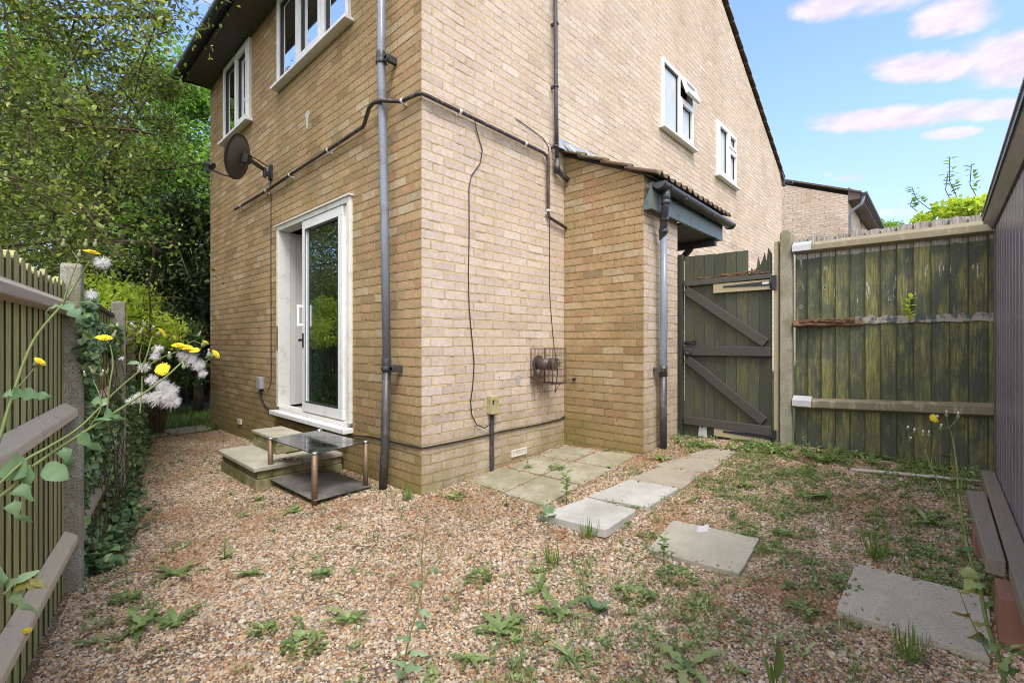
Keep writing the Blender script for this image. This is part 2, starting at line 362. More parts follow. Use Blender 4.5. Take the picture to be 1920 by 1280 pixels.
M['sleeper'] = woodmat('weathered_deck_beam', (.29, .255, .205), (.25, .225, .13), (.40, .36, .30), .5, .18, hz=(1, 0, 0))
M['bark'] = material('bark', lambda g: (lambda p, n: pbr(g, g.ramp(n, [(.3, (.035, .028, .018)), (.6, (.10, .085, .055)), (.8, (.14, .135, .08))]), .9, g.bump(n, .8, .02), spec=.2))(g.pos(), g.noise(14, g.vm('MULTIPLY', g.pos(), (1, 1, .25)), 5, .7)))
M['twig'] = material('twig', lambda g: pbr(g, g.mix(g.noise(20, g.pos()), (.055, .04, .025), (.13, .095, .06)), .85, spec=.2))
def concrete(name, a, b, speck=(.1, .09, .07), lichen=.3, moss=.0, sc=1., agg=.6):
    def f(g):
        p = g.pos(); n1 = g.noise(6 * sc, p, 5, .65); n2 = g.noise(160, p, 3, .8); n3 = g.noise(420, p, 2, .6); n4 = g.noise(2.1 * sc, p, 5, .7)
        c = g.mix(g.ss(n1, .3, .7), a, b)
        c = g.mix(g.m('MULTIPLY', g.ss(n2, .53, .62), agg), c, speck)
        c = g.mix(g.m('MULTIPLY', g.ss(n2, .43, .36), agg * .8), c, g.mix(1., b, (1.3, 1.28, 1.2), 'MULTIPLY'))
        c = g.mix(g.m('MULTIPLY', g.ss(n3, .58, .66), .5), c, (.09, .08, .065))
        c = g.mix(g.m('MULTIPLY', g.ss(n4, .48, .66), lichen), c, (.16, .14, .07))
        v = g('TexVoronoi', {'Vector': g.vm('ADD', p, g.comb(n1, n1, n1)), 'Scale': 11.}).outputs['Distance']
        c = g.mix(g.m('MULTIPLY', g.ss(v, .07, .04), .6), c, (.06, .05, .04))
        if moss: c = g.mix(g.m('MULTIPLY', g.ss(g.noise(3.4, p, 6, .75), .45, .60), moss), c, (.11, .12, .025))
        return pbr(g, c, .93, g.bump(g.m('ADD', n2, g.m('MULTIPLY', n1, .5)), .5, .004), spec=.2)
    return material(name, f)
M['slab_old'] = concrete('old_slab', (.33, .30, .225), (.42, .39, .30), lichen=.35, moss=.35, agg=.4)
M['slab_brown'] = concrete('brown_slab', (.31, .27, .21), (.38, .335, .26), lichen=.2, agg=.45)
M['slab_white'] = concrete('pale_slab', (.38, .375, .34), (.48, .475, .435), lichen=.2, agg=.3, speck=(.34, .32, .28))
M['slab_grey'] = concrete('grey_slab', (.37, .345, .275), (.44, .41, .33), lichen=.12, agg=.55, speck=(.17, .155, .125))
M['step'] = concrete('step_concrete', (.42, .385, .30), (.52, .49, .40), lichen=.25, moss=.12, agg=.35)
M['step_side'] = concrete('step_side', (.30, .26, .13), (.40, .36, .22), lichen=.6, moss=.7, agg=.4)
M['post'] = concrete('post_concrete', (.29, .265, .20), (.42, .39, .31), lichen=.4, moss=.32, speck=(.09, .08, .06), agg=1.)
M['post_dark'] = concrete('weathered_post_concrete', (.27, .26, .22), (.42, .40, .35), lichen=.4, moss=.3, speck=(.045, .045, .055), agg=1.)
def plain(name, col, rough=.5, metal=0., spec=.5, var=.12, sc=12, bump=0., dirt=None, dirtk=.5):
    def f(g):
        p = g.pos(); n = g.noise(sc, p, 5, .65)
        c = g.mix(n, tuple(x * (1 - var) for x in col), tuple(min(1, x * (1 + var)) for x in col))
        if dirt: c = g.mix(g.m('MULTIPLY', g.ss(g.noise(sc * .6, g.vm('ADD', p, (3, 1, 7)), 6, .75), .5, .66), dirtk), c, dirt)
        nr = g.m('ADD', rough - .08, g.m('MULTIPLY', n, .16))
        return pbr(g, c, nr, g.bump(n, bump, .003) if bump else None, metal, spec)
    return material(name, f)
M['upvc'] = plain('white_upvc', (.80, .80, .80), .35, var=.03, dirt=(.42, .38, .30), dirtk=.28)
M['upvc_dirty'] = plain('dirty_white_frame', (.76, .75, .71), .45, var=.05, dirt=(.36, .31, .22), dirtk=.35, sc=13)
M['pipe_grey'] = plain('grey_plastic_pipe', (.20, .225, .27), .32, var=.10, sc=7, dirt=(.08, .075, .07), dirtk=.45)
M['pipe_black'] = plain('black_plastic_pipe', (.045, .045, .05), .35, var=.3, dirt=(.12, .11, .10), dirtk=.5)
M['pipe_worn'] = plain('dark_worn_pipe', (.055, .052, .055), .4, var=.4, dirt=(.16, .14, .12), dirtk=.6, sc=20)
M['pipe_brown'] = plain('brown_black_waste_pipe', (.050, .038, .034), .32, var=.3, dirt=(.45, .42, .38), dirtk=.35, sc=30)
M['clip'] = plain('white_clip', (.74, .73, .70), .5, dirt=(.4, .36, .3))
M['cable'] = plain('black_cable', (.02, .02, .02), .5)
M['fascia'] = plain('grey_green_fascia', (.115, .150, .140), .5, var=.15, dirt=(.05, .055, .045), dirtk=.6)
M['dark_timber'] = plain('dark_timber', (.045, .045, .042), .7, var=.35, dirt=(.12, .11, .09))
M['soffit'] = plain('stained_soffit', (.085, .073, .060), .8, var=.4, sc=4, dirt=(.20, .175, .13), dirtk=.35)
M['rooftile'] = material('roof_tiles', lambda g: (lambda n, n2: pbr(g, g.mix(g.ss(n2, .5, .64), g.mix(n, (.085, .055, .04), (.16, .115, .085)), (.17, .16, .09)), .9, g.bump(n, .6, .005), spec=.2))(g.noise(30, g.pos(), 5, .7), g.noise(9, g.pos(), 5, .7)))
M['lead'] = plain('lead_sheet', (.30, .32, .35), .45, metal=.35, var=.25, sc=9, bump=.5, dirt=(.3, .3, .3))
M['rust_bar'] = plain('rusty_cage_wire', (.10, .055, .035), .7, var=.4, sc=30)
M['flue'] = plain('grimy_flue', (.15, .135, .12), .45, metal=.5, var=.5, sc=25, dirt=(.04, .03, .02))
M['meter'] = plain('mossy_box', (.42, .38, .20), .6, var=.12, sc=20, dirt=(.22, .23, .05), dirtk=.8)
M['box_grey'] = plain('grey_box', (.36, .36, .38), .5)
M['vent_white'] = plain('white_plastic_vent', (.70, .68, .60), .5, dirt=(.3, .26, .16), dirtk=.6)
M['vent_dark'] = plain('vent_shadow_gap', (.04, .035, .03), .8)
M['dish'] = plain('dark_mesh_dish', (.06, .052, .050), .5, var=.2, sc=60)
M['dish_arm'] = plain('black_bracket', (.022, .022, .026), .45)
M['shed'] = plain('dark_shed_metal', (.22, .21, .25), .30, var=.08, sc=5, metal=.2, dirt=(.08, .09, .05), dirtk=.35)
M['shed_trim'] = plain('shed_trim', (.075, .07, .075), .35, var=.1)
M['shed_edge'] = plain('pale_shed_edge', (.42, .42, .44), .4, metal=.4)
M['red_block'] = plain('red_brown_block', (.24, .115, .08), .85, var=.25, sc=20, bump=.3)
M['chrome'] = plain('worn_chrome_cap', (.62, .62, .60), .25, metal=.9, var=.1)
M['bronze'] = plain('tarnished_leg', (.21, .14, .085), .5, metal=.3, var=.5, sc=22, dirt=(.12, .07, .035), dirtk=.8)
M['hinge'] = plain('black_iron', (.028, .028, .036), .45, metal=.3)
M['galv'] = plain('galvanised_bracket', (.52, .53, .55), .5, metal=.3, var=.08)
M['white_scrap'] = plain('white_scrap', (.62, .60, .58), .7, dirt=(.3, .28, .24))
M['hose'] = plain('old_white_pipe', (.50, .46, .40), .6, dirt=(.24, .19, .13))
M['room'] = plain('room_wall', (.32, .30, .27), .8)
M['reveal'] = plain('white_reveal', (.62, .61, .58), .6, var=.04)
M['curtain'] = plain('pale_curtain', (.50, .56, .50), .8)
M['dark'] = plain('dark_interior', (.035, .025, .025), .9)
M['seal'] = plain('black_gasket', (.03, .03, .03), .6)
def glassf(tr, refl, tint=(.55, .62, .60)):
    def f(g):
        fr = g('LayerWeight', {'Blend': .5}).outputs['Facing']
        fac = g.m('ADD', refl, g.m('MULTIPLY', g.m('POWER', fr, 3.), .55), clamp=True)
        a = g('BsdfTransparent', {'Color': tint + (1,)}).outputs[0] if tr else g('BsdfDiffuse', {'Color': tint + (1,)}).outputs[0]
        b = g('BsdfGlossy', {'Color': (.95, .97, 1, 1), 'Roughness': .015}).outputs[0]
        n = g('MixShader', {0: fac}); g.nt.links.new(a, n.inputs[1]); g.nt.links.new(b, n.inputs[2])
        return n.outputs[0]
    return f
M['glass_door'] = material('patio_glass', glassf(True, .40, (.50, .60, .56)))
M['glass_up'] = material('window_glass', glassf(False, .80, (.10, .11, .12)))
def frosted(g):
    n = g.noise(30, g.vm('MULTIPLY', g.pos(), (1, 1, .1)), 3)
    return pbr(g, g.mix(n, (.48, .52, .55), (.58, .62, .64)), .12, spec=.8)
M['frosted'] = material('obscured_glass', frosted)
def tabletop(g):
    p = g.pos(); n = g.noise(4, g.vm('MULTIPLY', p, (1.5, .7, 1)), 5, .6); n2 = g.noise(120, p, 4, .7)
    return pbr(g, g.mix(g.m('MULTIPLY', g.ss(n2, .52, .68), .45), (.018, .018, .021), (.14, .13, .12)), g.m('ADD', .04, g.m('MULTIPLY', g.ss(g.m('ADD', n, g.m('MULTIPLY', n2, .25)), .5, .75), .35)), spec=1., **{'Coat Weight': .6, 'Coat Roughness': .05})
M['table_glass'] = material('black_glass', tabletop)
def shelfm(g):
    p = g.pos(); n = g.noise(3.2, p, 4, .6); n2 = g.noise(190, p, 3, .8)
    c = g.mix(g.ss(g.m('ADD', n2, g.m('MULTIPLY', n, .5)), .68, .84), (.04, .038, .036), (.27, .25, .225))
    return pbr(g, c, .6, g.bump(n2, .4, .003), spec=.4)
M['table_shelf'] = material('gritty_black_shelf', shelfm)
def leafmat(name, stops, trans=.35, rough=.45):
    def f(g):
        r = g.attr(); p = g.pos()
        c = g.ramp(g.m('ADD', g.m('MULTIPLY', r, .8), g.m('MULTIPLY', g.noise(2.5, p, 3), .25)), stops)
        a = pbr(g, c, rough, spec=.4)
        b = g('BsdfTranslucent', {'Color': g.mix(1., c, (1.35, 1.5, .6), 'MULTIPLY')}).outputs[0]
        n = g('MixShader', {0: trans}); g.nt.links.new(a, n.inputs[1]); g.nt.links.new(b, n.inputs[2])
        return n.outputs[0]
    return material(name, f)
M['leaf_haw'] = leafmat('hawthorn_leaves', [(0, (.022, .032, .012)), (.3, (.055, .08, .017)), (.6, (.14, .19, .035)), (.82, (.31, .38, .07)), (1, (.42, .41, .11))], .28)
M['leaf_light'] = leafmat('maple_leaves', [(0, (.09, .17, .04)), (.5, (.19, .33, .07)), (1, (.34, .49, .13))], .5)
M['leaf_dark'] = leafmat('evergreen_leaves', [(0, (.014, .028, .010)), (.5, (.035, .062, .02)), (.85, (.07, .11, .035)), (1, (.13, .19, .06))], .2, .35)
M['leaf_ivy'] = leafmat('ivy_leaves', [(0, (.035, .07, .035)), (.40, (.085, .155, .075)), (.75, (.17, .27, .11)), (1, (.36, .46, .18))], .15, .28)
M['leaf_lime'] = leafmat('lime_leaves', [(0, (.22, .32, .04)), (.5, (.46, .56, .08)), (.85, (.64, .70, .15)), (1, (.78, .76, .52))], .42)
M['leaf_priv'] = leafmat('privet_leaves', [(0, (.03, .07, .02)), (.5, (.07, .14, .04)), (1, (.16, .27, .07))], .3, .3)
M['weed'] = leafmat('weed_leaves', [(0, (.22, .17, .07)), (.10, (.10, .15, .05)), (.45, (.17, .24, .08)), (.8, (.26, .34, .13)), (.95, (.38, .42, .20)), (1, (.45, .40, .16))], .3)
M['weed_grey'] = leafmat('sow_thistle_leaves', [(0, (.08, .15, .07)), (.5, (.15, .25, .13)), (1, (.27, .37, .23))], .3)
M['weed_brown'] = leafmat('browning_leaves', [(0, (.13, .14, .03)), (.5, (.22, .17, .05)), (1, (.26, .28, .07))], .3)
M['stem'] = material('green_stem', lambda g: pbr(g, g.mix(g.noise(30, g.pos()), (.10, .14, .035), (.20, .25, .08)), .5))
M['petal'] = material('yellow_petals', lambda g: pbr(g, g.mix(g.attr(), (.86, .62, .01), (.95, .78, .04)), .6))
M['bud'] = material('green_buds', lambda g: pbr(g, g.mix(g.noise(90, g.pos()), (.10, .13, .05), (.24, .25, .13)), .7))
M['fluff'] = material('white_seed_fluff', lambda g: (lambda n: (g.nt.links.new(pbr(g, (.88, .87, .86), .9), n.inputs[1]), g.nt.links.new(g('BsdfTranslucent', {'Color': (.8, .78, .76, 1)}).outputs[0], n.inputs[2]), n.outputs[0])[2])(g('MixShader', {0: .4})))
M['drybud'] = material('dry_bud', lambda g: pbr(g, (.34, .23, .17), .8))
M['grass'] = leafmat('grass_blades', [(0, (.06, .12, .02)), (.5, (.13, .22, .04)), (1, (.24, .30, .08))], .3)
def stonecol(g, r):
    return g.ramp(r, [(0, (.56, .49, .40)), (.14, (.70, .62, .51)), (.27, (.46, .30, .165)), (.38, (.58, .42, .26)), (.49, (.40, .20, .09)), (.56, (.62, .47, .31)),
                      (.68, (.29, .25, .21)), (.77, (.74, .69, .60)), (.87, (.42, .38, .32)), (.93, (.15, .13, .11)), (1, (.80, .77, .71))], 'CONSTANT')
def stonef(g):
    oi = g('ObjectInfo').outputs['Random']; p = g.pos()
    c = stonecol(g, oi); n = g.noise(160, p, 3, .7)
    c = g.mix(g.ss(n, .35, .7), g.mix(1., c, (.62, .58, .54), 'MULTIPLY'), g.mix(1., c, (.86, .83, .80), 'MULTIPLY'))
    dm = g.noise(.8, p, 5, .7); c = g.mix(g.ss(dm, .42, .66), c, g.mix(1., c, (.70, .64, .58), 'MULTIPLY'))
    c = g.mix(1., c, (1.02, 1.01, .98), 'MULTIPLY')
    big = g.noise(1.6, p, 5, .65)
    c = g.mix(g.m('MULTIPLY', g.ss(big, .51, .65), .36), c, (.34, .17, .075))
    return pbr(g, c, .62, spec=.35)
M['stone'] = material('flint_pebbles', stonef)
def groundf(g):
    p = g.pos(); x, y, z = g.sep(p)
    q = g.vm('ADD', p, g('VectorMath', {0: g('TexNoise', {'Vector': p, 'Scale': 60., 'Detail': 2.}).outputs['Color'], 'Scale': .012}, operation='SCALE').outputs[0])
    v = g('TexVoronoi', {'Vector': q, 'Scale': 105.}); cr = g.sep(v.outputs['Color'])[0]
    c = stonecol(g, cr)
    e = g('TexVoronoi', {'Vector': q, 'Scale': 105.}, feature='DISTANCE_TO_EDGE').outputs['Distance']
    soil = g.mix(g.noise(25, p, 5, .7), (.085, .055, .035), (.20, .135, .085))
    c = g.mix(g.ss(e, .02, .10), soil, g.mix(1., c, (.72, .68, .63), 'MULTIPLY'))
    c = g.mix(g.m('MULTIPLY', g.ss(g.noise(1.3, g.vm('ADD', p, (5, 2, 0)), 5, .7), .46, .60), .7), c, soil)
    big = g.noise(1.6, p, 5, .65)
    c = g.mix(g.m('MULTIPLY', g.ss(big, .50, .66), .5), c, (.34, .17, .075))
    # beyond the fences and past the far corner of the house: soil and rough grass
    far = g.m('MAXIMUM', g.ss(y, 4.85, 5.0), g.m('MAXIMUM', g.ss(x, 2.62, 2.68), g.ss(g.m('SUBTRACT', x, g.m('MULTIPLY', y, .206)), -1.97, -2.05)))
    gc = g.mix(g.noise(3, p, 5, .7), (.035, .045, .015), (.085, .11, .025))
    c = g.mix(far, c, gc)
    h = g.m('ADD', g.m('MULTIPLY', g.ss(e, 0, .25), 1.), g.m('MULTIPLY', cr, .4))
    return pbr(g, c, .85, g.bump(h, .9, .006), spec=.25)
M['ground'] = material('gravel_ground', groundf)
#STRUCTURE
# ------------------------------------------------------------ ground sheet
def make_ground():
    def axis(a, b, lo, hi, st):
        core = list(np.arange(lo, hi + 1e-6, st)); out = []
        k = st * 2; v = lo
        pre = []
        while v > a: v -= k; pre.append(v); k *= 1.6
        post = []; v = hi; k = st * 2
        while v < b: v += k; post.append(v); k *= 1.6
        return np.array(pre[::-1] + core + post)
    X = axis(-900, 900, -4.5, 5, .09); Y = axis(-900, 900, -5, 8, .09)
    gx, gy = np.meshgrid(X, Y, indexing='ij')
    Z = np.vectorize(lambda x, y: gz(x, y) + .006 * mnoise.noise(Vector((x * 3.1, y * 3.1, 0))) if abs(x) < 12 and abs(y) < 12 else gz(min(9, max(-9, x)), min(9, max(-9, y))))(gx, gy)
    V = np.stack([gx, gy, Z], -1).reshape(-1, 3); nx_, ny_ = len(X), len(Y)
    i, j = np.meshgrid(np.arange(nx_ - 1), np.arange(ny_ - 1), indexing='ij'); o = (i * ny_ + j).ravel()
    Fq = np.stack([o, o + ny_, o + ny_ + 1, o + 1], 1)
    g_ = np_mesh('ground', V, Fq, np.zeros(len(Fq)), M['ground'], smooth=True); g_['kind'] = 'structure'
make_ground()
# ------------------------------------------------------------ brick house
house = thing('brick_house', 'big buff brick house with a gable, brown waste pipes and a white patio door', 'house')
ZE = 5.14; GW = 10.75; RZ = ZE + .5 * GW / 2
def wall_holes(mb, axis, at, u0, u1, z0, z1, holes, depth, sign):
    """rectangular wall face in plane axis=at with openings and their reveals (going inwards by depth)"""
    us = sorted({u0, u1, *[h[0] for h in holes], *[h[1] for h in holes]}); zs = sorted({z0, z1, *[h[2] for h in holes], *[h[3] for h in holes]})
    P = (lambda u, z, t=0.: (at + t, u, z)) if axis == 'x' else (lambda u, z, t=0.: (u, at + t, z))
    for a, b in zip(us, us[1:]):
        for c, d_ in zip(zs, zs[1:]):
            if any(h[0] <= a and b <= h[1] and h[2] <= c and d_ <= h[3] for h in holes): continue
            mb.add([P(a, c), P(b, c), P(b, d_), P(a, d_)], [(0, 1, 2, 3)])
    D = depth * sign
    for a, b, c, d_ in holes:
        for (p, q) in (((a, c), (b, c)), ((b, c), (b, d_)), ((b, d_), (a, d_)), ((a, d_), (a, c))):
            mb.add([P(*p), P(*q), P(*q, D), P(*p, D)], [(0, 1, 2, 3)])
Rw = [(4.06, 5.17, 4.18, 5.15), (6.22, 7.24, 4.08, 5.05)]
Lw = [(1.07, 2.74, 4.10, 5.10), (3.66, 4.74, 4.04, 5.10)]; Ld = (1.045, 2.755, .385, 2.49)
mb = MB()
wall_holes(mb, 'y', 0., 0., GW, -.4, 5.2, Rw, .12, 1)
wall_holes(mb, 'x', 0., 0., 5.5, -.4, 5.2, Lw + [Ld], .12, 1)
mb.add([(0, 0, 5.2), (GW, 0, 5.2), (GW - .1, 0, 5.2), (GW / 2, 0, RZ), (.1, 0, 5.2)], [(0, 1, 3)])
mb.add([(0, 5.5, -.4), (GW, 5.5, -.4), (GW, 5.5, 5.2), (0, 5.5, 5.2), (GW / 2, 5.5, RZ)], [(0, 3, 4, 2, 1)])
mb.add([(GW, 0, -.4), (GW, 5.5, -.4), (GW, 5.5, 5.2), (GW, 0, 5.2)], [(0, 1, 2, 3)])
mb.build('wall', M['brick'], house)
# main roof: two pitched slabs of tiles with a stepped verge
mb = MB(); ov = .36
def roofslab(mb, xa, za, xb, zb, y0, y1, n):
    for i in range(n):
        t0, t1 = i / n, (i + 1.06) / n
        ax, az_ = xa + (xb - xa) * t0, za + (zb - za) * t0; bx, bz = xa + (xb - xa) * min(1, t1), za + (zb - za) * min(1, t1)
        mb.hexa([(ax, y0, az_ + .02), (ax, y1, az_ + .02), (bx, y1, bz - .012), (bx, y0, bz - .012), (ax, y0, az_ + .05), (ax, y1, az_ + .05), (bx, y1, bz + .01), (bx, y0, bz + .01)])
roofslab(mb, -ov, ZE - ov * .5 + .12, GW / 2, RZ + .12, -.06, 5.56, 22)
roofslab(mb, GW + ov * .3, ZE - ov * .15 + .12, GW / 2, RZ + .12, -.06, 5.56, 20)
roof = mb.build('roof', M['rooftile'], house)
mb = MB(); mb.box(-ov + .02, -.02, ZE - .02, .0, 5.5, ZE + .0); mb.build('soffit', M['soffit'], house)
mb = MB(); mb.box(-ov - .0, -.04, ZE - .04, -ov + .02, 5.53, ZE + .10); mb.build('fascia', M['dark_timber'], house)
mb = MB(); mb.prism([(-ov, ZE - .02), (0, ZE - .02), (0, ZE + .13), (-ov, ZE - .05 + .0)], 'y', 5.502, 5.53); mb.build('gable_end_board', M['dark_timber'], house)
def gutter(mb, p0, p1, r, side):
    p0 = Vector(p0); p1 = Vector(p1); d_ = (p1 - p0).normalized(); s_ = Vector(side)
    n = 10; vs = []
    for p in (p0, p1):
        for k in range(n + 1):
            a = math.pi * k / n; vs.append(p + s_ * (math.cos(a) * r) - Vector((0, 0, 1)) * math.sin(a) * r)
        for k in range(n, -1, -1):
            a = math.pi * k / n; vs.append(p + s_ * (math.cos(a) * (r - .004)) - Vector((0, 0, 1)) * math.sin(a) * (r - .004))
    m_ = 2 * n + 2
    mb.add(vs, [(i, (i + 1) % m_, m_ + (i + 1) % m_, m_ + i) for i in range(m_)], True)
    for p, o in ((p0, 0), (p1, 1)):
        q = [p + s_ * (math.cos(math.pi * k / n) * r * 1.04) - Vector((0, 0, 1)) * math.sin(math.pi * k / n) * r * 1.04 for k in range(n + 1)]
        e = d_ * (-.008 if o == 0 else .008)
        mb.add(q + [x + e for x in q], [tuple(range(n + 1)), tuple(reversed(range(n + 1, 2 * n + 2)))] + [(k, k + 1, n + 2 + k, n + 1 + k) for k in range(n)])
mb = MB(); gutter(mb, (-ov - .065, -.05, ZE + .06), (-ov - .065, 5.62, ZE + .06), .062, (1, 0, 0)); mb.build('gutter', M['pipe_black'], house)
mb = MB(); gutter(mb, (GW + .16, -.20, ZE - .02), (GW + .16, 5.5, ZE - .02), .06, (1, 0, 0)); mb.build('gutter', M['pipe_black'], house)
mb = MB(); mb.prism([(GW, ZE - .12), (GW + .14, ZE - .12), (GW + .14, ZE + .02), (GW - .15, ZE + .22), (GW - .15, ZE + .1), (GW, ZE)], 'y', -.055, -.002); mb.build('gable_end_board', M['dark_timber'], house)
# windows: frame with mullions and gaskets, panes, sill
def window(axis, at, u0, u1, z0, z1, cols, sash, glass, label=None, sill=.09, out=-1, proud=.035, opened=None):
    """frame stands slightly proud of the wall plane; out = direction outwards along axis"""
    def bx(mb, a, b, c, d_, t0, t1):
        lo, hi = sorted((at + out * t0, at + out * t1))
        if axis == 'x': mb.box(lo, a, c, hi, b, d_)
        else: mb.box(a, lo, c, b, hi, d_)
    w = MB(); fr = .055
    o, i_ = proud, -.06
    for a, b, c, d_ in ((u0, u1, z0, z0 + fr), (u0, u1, z1 - fr, z1), (u0, u0 + fr, z0 + fr, z1 - fr), (u1 - fr, u1, z0 + fr, z1 - fr)): bx(w, a, b, c, d_, i_, o)
    gl = MB(); gk = MB()
    for k, (a, b) in enumerate(cols):
        if k: bx(w, cols[k - 1][1], a, z0 + fr, z1 - fr, i_, o)
        cells = [(z0 + fr, z1 - fr)]
        if sash[k] == 'split':
            zm = z0 + (z1 - z0) * .64; cells = [(z0 + fr, zm - .03), (zm + .03, z1 - fr)]; bx(w, a, b, zm - .03, zm + .03, i_, o)
        for q, (c, d_) in enumerate(cells):
            if opened and k == opened and q == 1: continue
            s_ = .045 if (sash[k] != 'fixed') else .012
            if s_ > .02:
                for aa, bb, cc, dd in ((a, b, c, c + s_), (a, b, d_ - s_, d_), (a, a + s_, c + s_, d_ - s_), (b - s_, b, c + s_, d_ - s_)): bx(w, aa, bb, cc, dd, .0, o + .014)
            a2, b2, c2, d2 = a + s_, b - s_, c + s_, d_ - s_
            for aa, bb, cc, dd in ((a2, b2, c2, c2 + .008), (a2, b2, d2 - .008, d2), (a2, a2 + .008, c2, d2), (b2 - .008, b2, c2, d2)): bx(gk, aa, bb, cc, dd, -.01, .014)
            bx(gl, a2 + .004, b2 - .004, c2 + .004, d2 - .004, -.012, -.004)
    root = w.build('window', M['upvc'], house, bevel=.004)
    if label: root['label'] = label
    gk.build('gasket', M['seal'], root); gl.build('pane', glass, root)
    if opened is not None and cols:
        a, b = cols[opened]; zm = z0 + (z1 - z0) * .64; h = z1 - fr - zm - .03; ang = R(17)
        v = MB(); ct, st = math.cos(ang), math.sin(ang)
        def P(u, hh, t):  # hinged at the top, lower edge swung outwards
            z = z1 - fr - hh * ct + t * st; q = at + out * (o + hh * st + t * ct)
            return (q, u, z) if axis == 'x' else (u, q, z)
        def slab(mb, ua, ub, ha, hb, t0, t1):
            mb.hexa([P(ua, hb, t0), P(ub, hb, t0), P(ub, hb, t1), P(ua, hb, t1), P(ua, ha, t0), P(ub, ha, t0), P(ub, ha, t1), P(ua, ha, t1)])
        for q in ((a, b, 0, .05), (a, b, h - .05, h), (a, a + .05, .05, h - .05), (b - .05, b, .05, h - .05)): slab(v, *q, .0, .045)
        sh = v.build('opened_fanlight', M['upvc'], root, bevel=.004); v = MB(); slab(v, a + .052, b - .052, .052, h - .052, .015, .022); v.build('pane', glass, root)
    s_ = MB(); bx(s_, u0 - .05, u1 + .05, z0 - .035, z0 - .002, -.0, sill); s_.build('sill', M['upvc'], root, bevel=.005)
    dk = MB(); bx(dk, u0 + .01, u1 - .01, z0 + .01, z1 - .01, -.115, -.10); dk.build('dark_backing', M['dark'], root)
    return root
window('y', 0., *Rw[0], [(4.10, 4.60), (4.66, 5.12)], ['fixed', 'split'], M['frosted'], 'white window with its small top light open, nearer the corner pipe', opened=1)
window('y', 0., *Rw[1], [(6.27, 6.74), (6.80, 7.19)], ['sash', 'split'], M['frosted'], 'closed white window further along the gable wall')
window('x', 0., *Lw[0], [(1.12, 1.55), (1.61, 2.16), (2.22, 2.69)], ['fixed', 'sash', 'fixed'], M['glass_up'], 'wide three-part upstairs window reflecting the sky')
window('x', 0., *Lw[1], [(3.71, 4.17), (4.23, 4.69)], ['sash', 'fixed'], M['glass_up'], 'two-part upstairs window near the far corner')
# patio door
y0, y1, z0, z1 = Ld
pd = MB()
pd.box(-.03, y0, z0 + .04, .11, y0 + .055, z1 - .05); pd.box(-.03, y1 - .055, z0 + .04, .11, y1, z1 - .05); pd.box(-.03, y0, z1 - .05, .11, y1, z1)
pd.box(-.02, y0 + .055, z0 + .002, .11, y1 - .055, z0 + .04)
for k in (0.0, .035): pd.box(.0 + k, y0 + .055, z0 + .04, .008 + k, y1 - .055, z0 + .052)
door = pd.build('patio_door', M['upvc_dirty'], house, bevel=.003); door['label'] = 'white sliding patio door standing half open'
mb = MB(); mb.box(-.05, y0 - .02, z1 + .001, -.0, y1 + .03, z1 + .014); mb.build('drip_head', M['upvc_dirty'], door)
mb = MB(); mb.box(-.10, y0 - .02, z0 - .045, .0, y1 + .03, z0 + .0); mb.build('threshold', M['upvc'], door, bevel=.005)
sa, sb = 1.19, 2.075
mb = MB()
for a, b, c, d_ in ((sa, sb, z0 + .055, z0 + .155), (sa, sb, z1 - .145, z1 - .055), (sa, sa + .09, z0 + .155, z1 - .145), (sb - .075, sb, z0 + .155, z1 - .145)): mb.box(-.022, a, c, .028, b, d_)
mb.box(.0, y0 + .055, z0 + .055, .03, sa, z1 - .055)
sash = mb.build('sliding_sash', M['upvc'], door, bevel=.004)
mb = MB(); mb.box(.0, sa + .092, z0 + .157, .008, sb - .077, z1 - .147); mb.build('glass_pane', M['glass_door'], door)
mb = MB()
for a, b, c, d_ in ((sa + .09, sb - .075, z0 + .155, z0 + .167), (sa + .09, sb - .075, z1 - .157, z1 - .145), (sa + .09, sa + .10, z0 + .167, z1 - .157), (sb - .085, sb - .075, z0 + .167, z1 - .157)): mb.box(-.024, a, c, -.02, b, d_)
mb.build('gasket', M['seal'], door)
mb = MB(); yh = sb - .012; mb.box(-.075, yh - .0, 1.33, -.055, yh + .022, 1.56)
for z_ in (1.335, 1.53): mb.box(-.055, yh, z_, -.022, yh + .022, z_ + .025)
mb.build('pull_handle', M['upvc'], door, bevel=.004)
mb = MB(); mb.box(-.03, sb - .045, 1.11, -.022, sb - .022, 1.26); mb.box(-.06, sb - .04, 1.175, -.03, sb - .028, 1.20); mb.box(-.06, sb - .04, 1.175, -.05, sb + .005, 1.195); mb.build('lock_lever', M['hinge'], door)
mb = MB(); mb.box(-.034, y1 - .042, 1.07, -.029, y1 - .018, 1.35); mb.build('latch_slot', M['hinge'], door)
# room behind the patio door
mb = MB(); a, b = .125, 3.2
mb.add([(a, -.0 + .1, z0 + .02), (b, .1, z0 + .02), (b, 4.6, z0 + .02), (a, 4.6, z0 + .02), (a, .1, 2.6), (b, .1, 2.6), (b, 4.6, 2.6), (a, 4.6, 2.6)], [(0, 1, 2, 3), (4, 7, 6, 5), (0, 4, 5, 1), (1, 5, 6, 2), (2, 6, 7, 3)])
mb.add([(.121, .1, z0), (.121, 1.09, z0), (.121, 1.09, 2.6), (.121, .1, 2.6), (.121, 2.71, z0), (.121, 4.6, z0), (.121, 4.6, 2.6), (.121, 2.71, 2.6)], [(0, 1, 2, 3), (4, 5, 6, 7)])
mb.build('room', M['room'], house)
mb = MB(); mb.box(.112, 2.70, z0 + .05, .17, 2.73, 2.44); mb.box(.174, 2.705, z0 + .05, .245, 2.73, 2.44); mb.build('inner_reveal', M['reveal'], door)
mb = MB(); mb.box(.25, 2.66, z0 + .03, .55, 2.79, 2.5); mb.build('inner_curtain', M['dark'], door)
mb = MB()
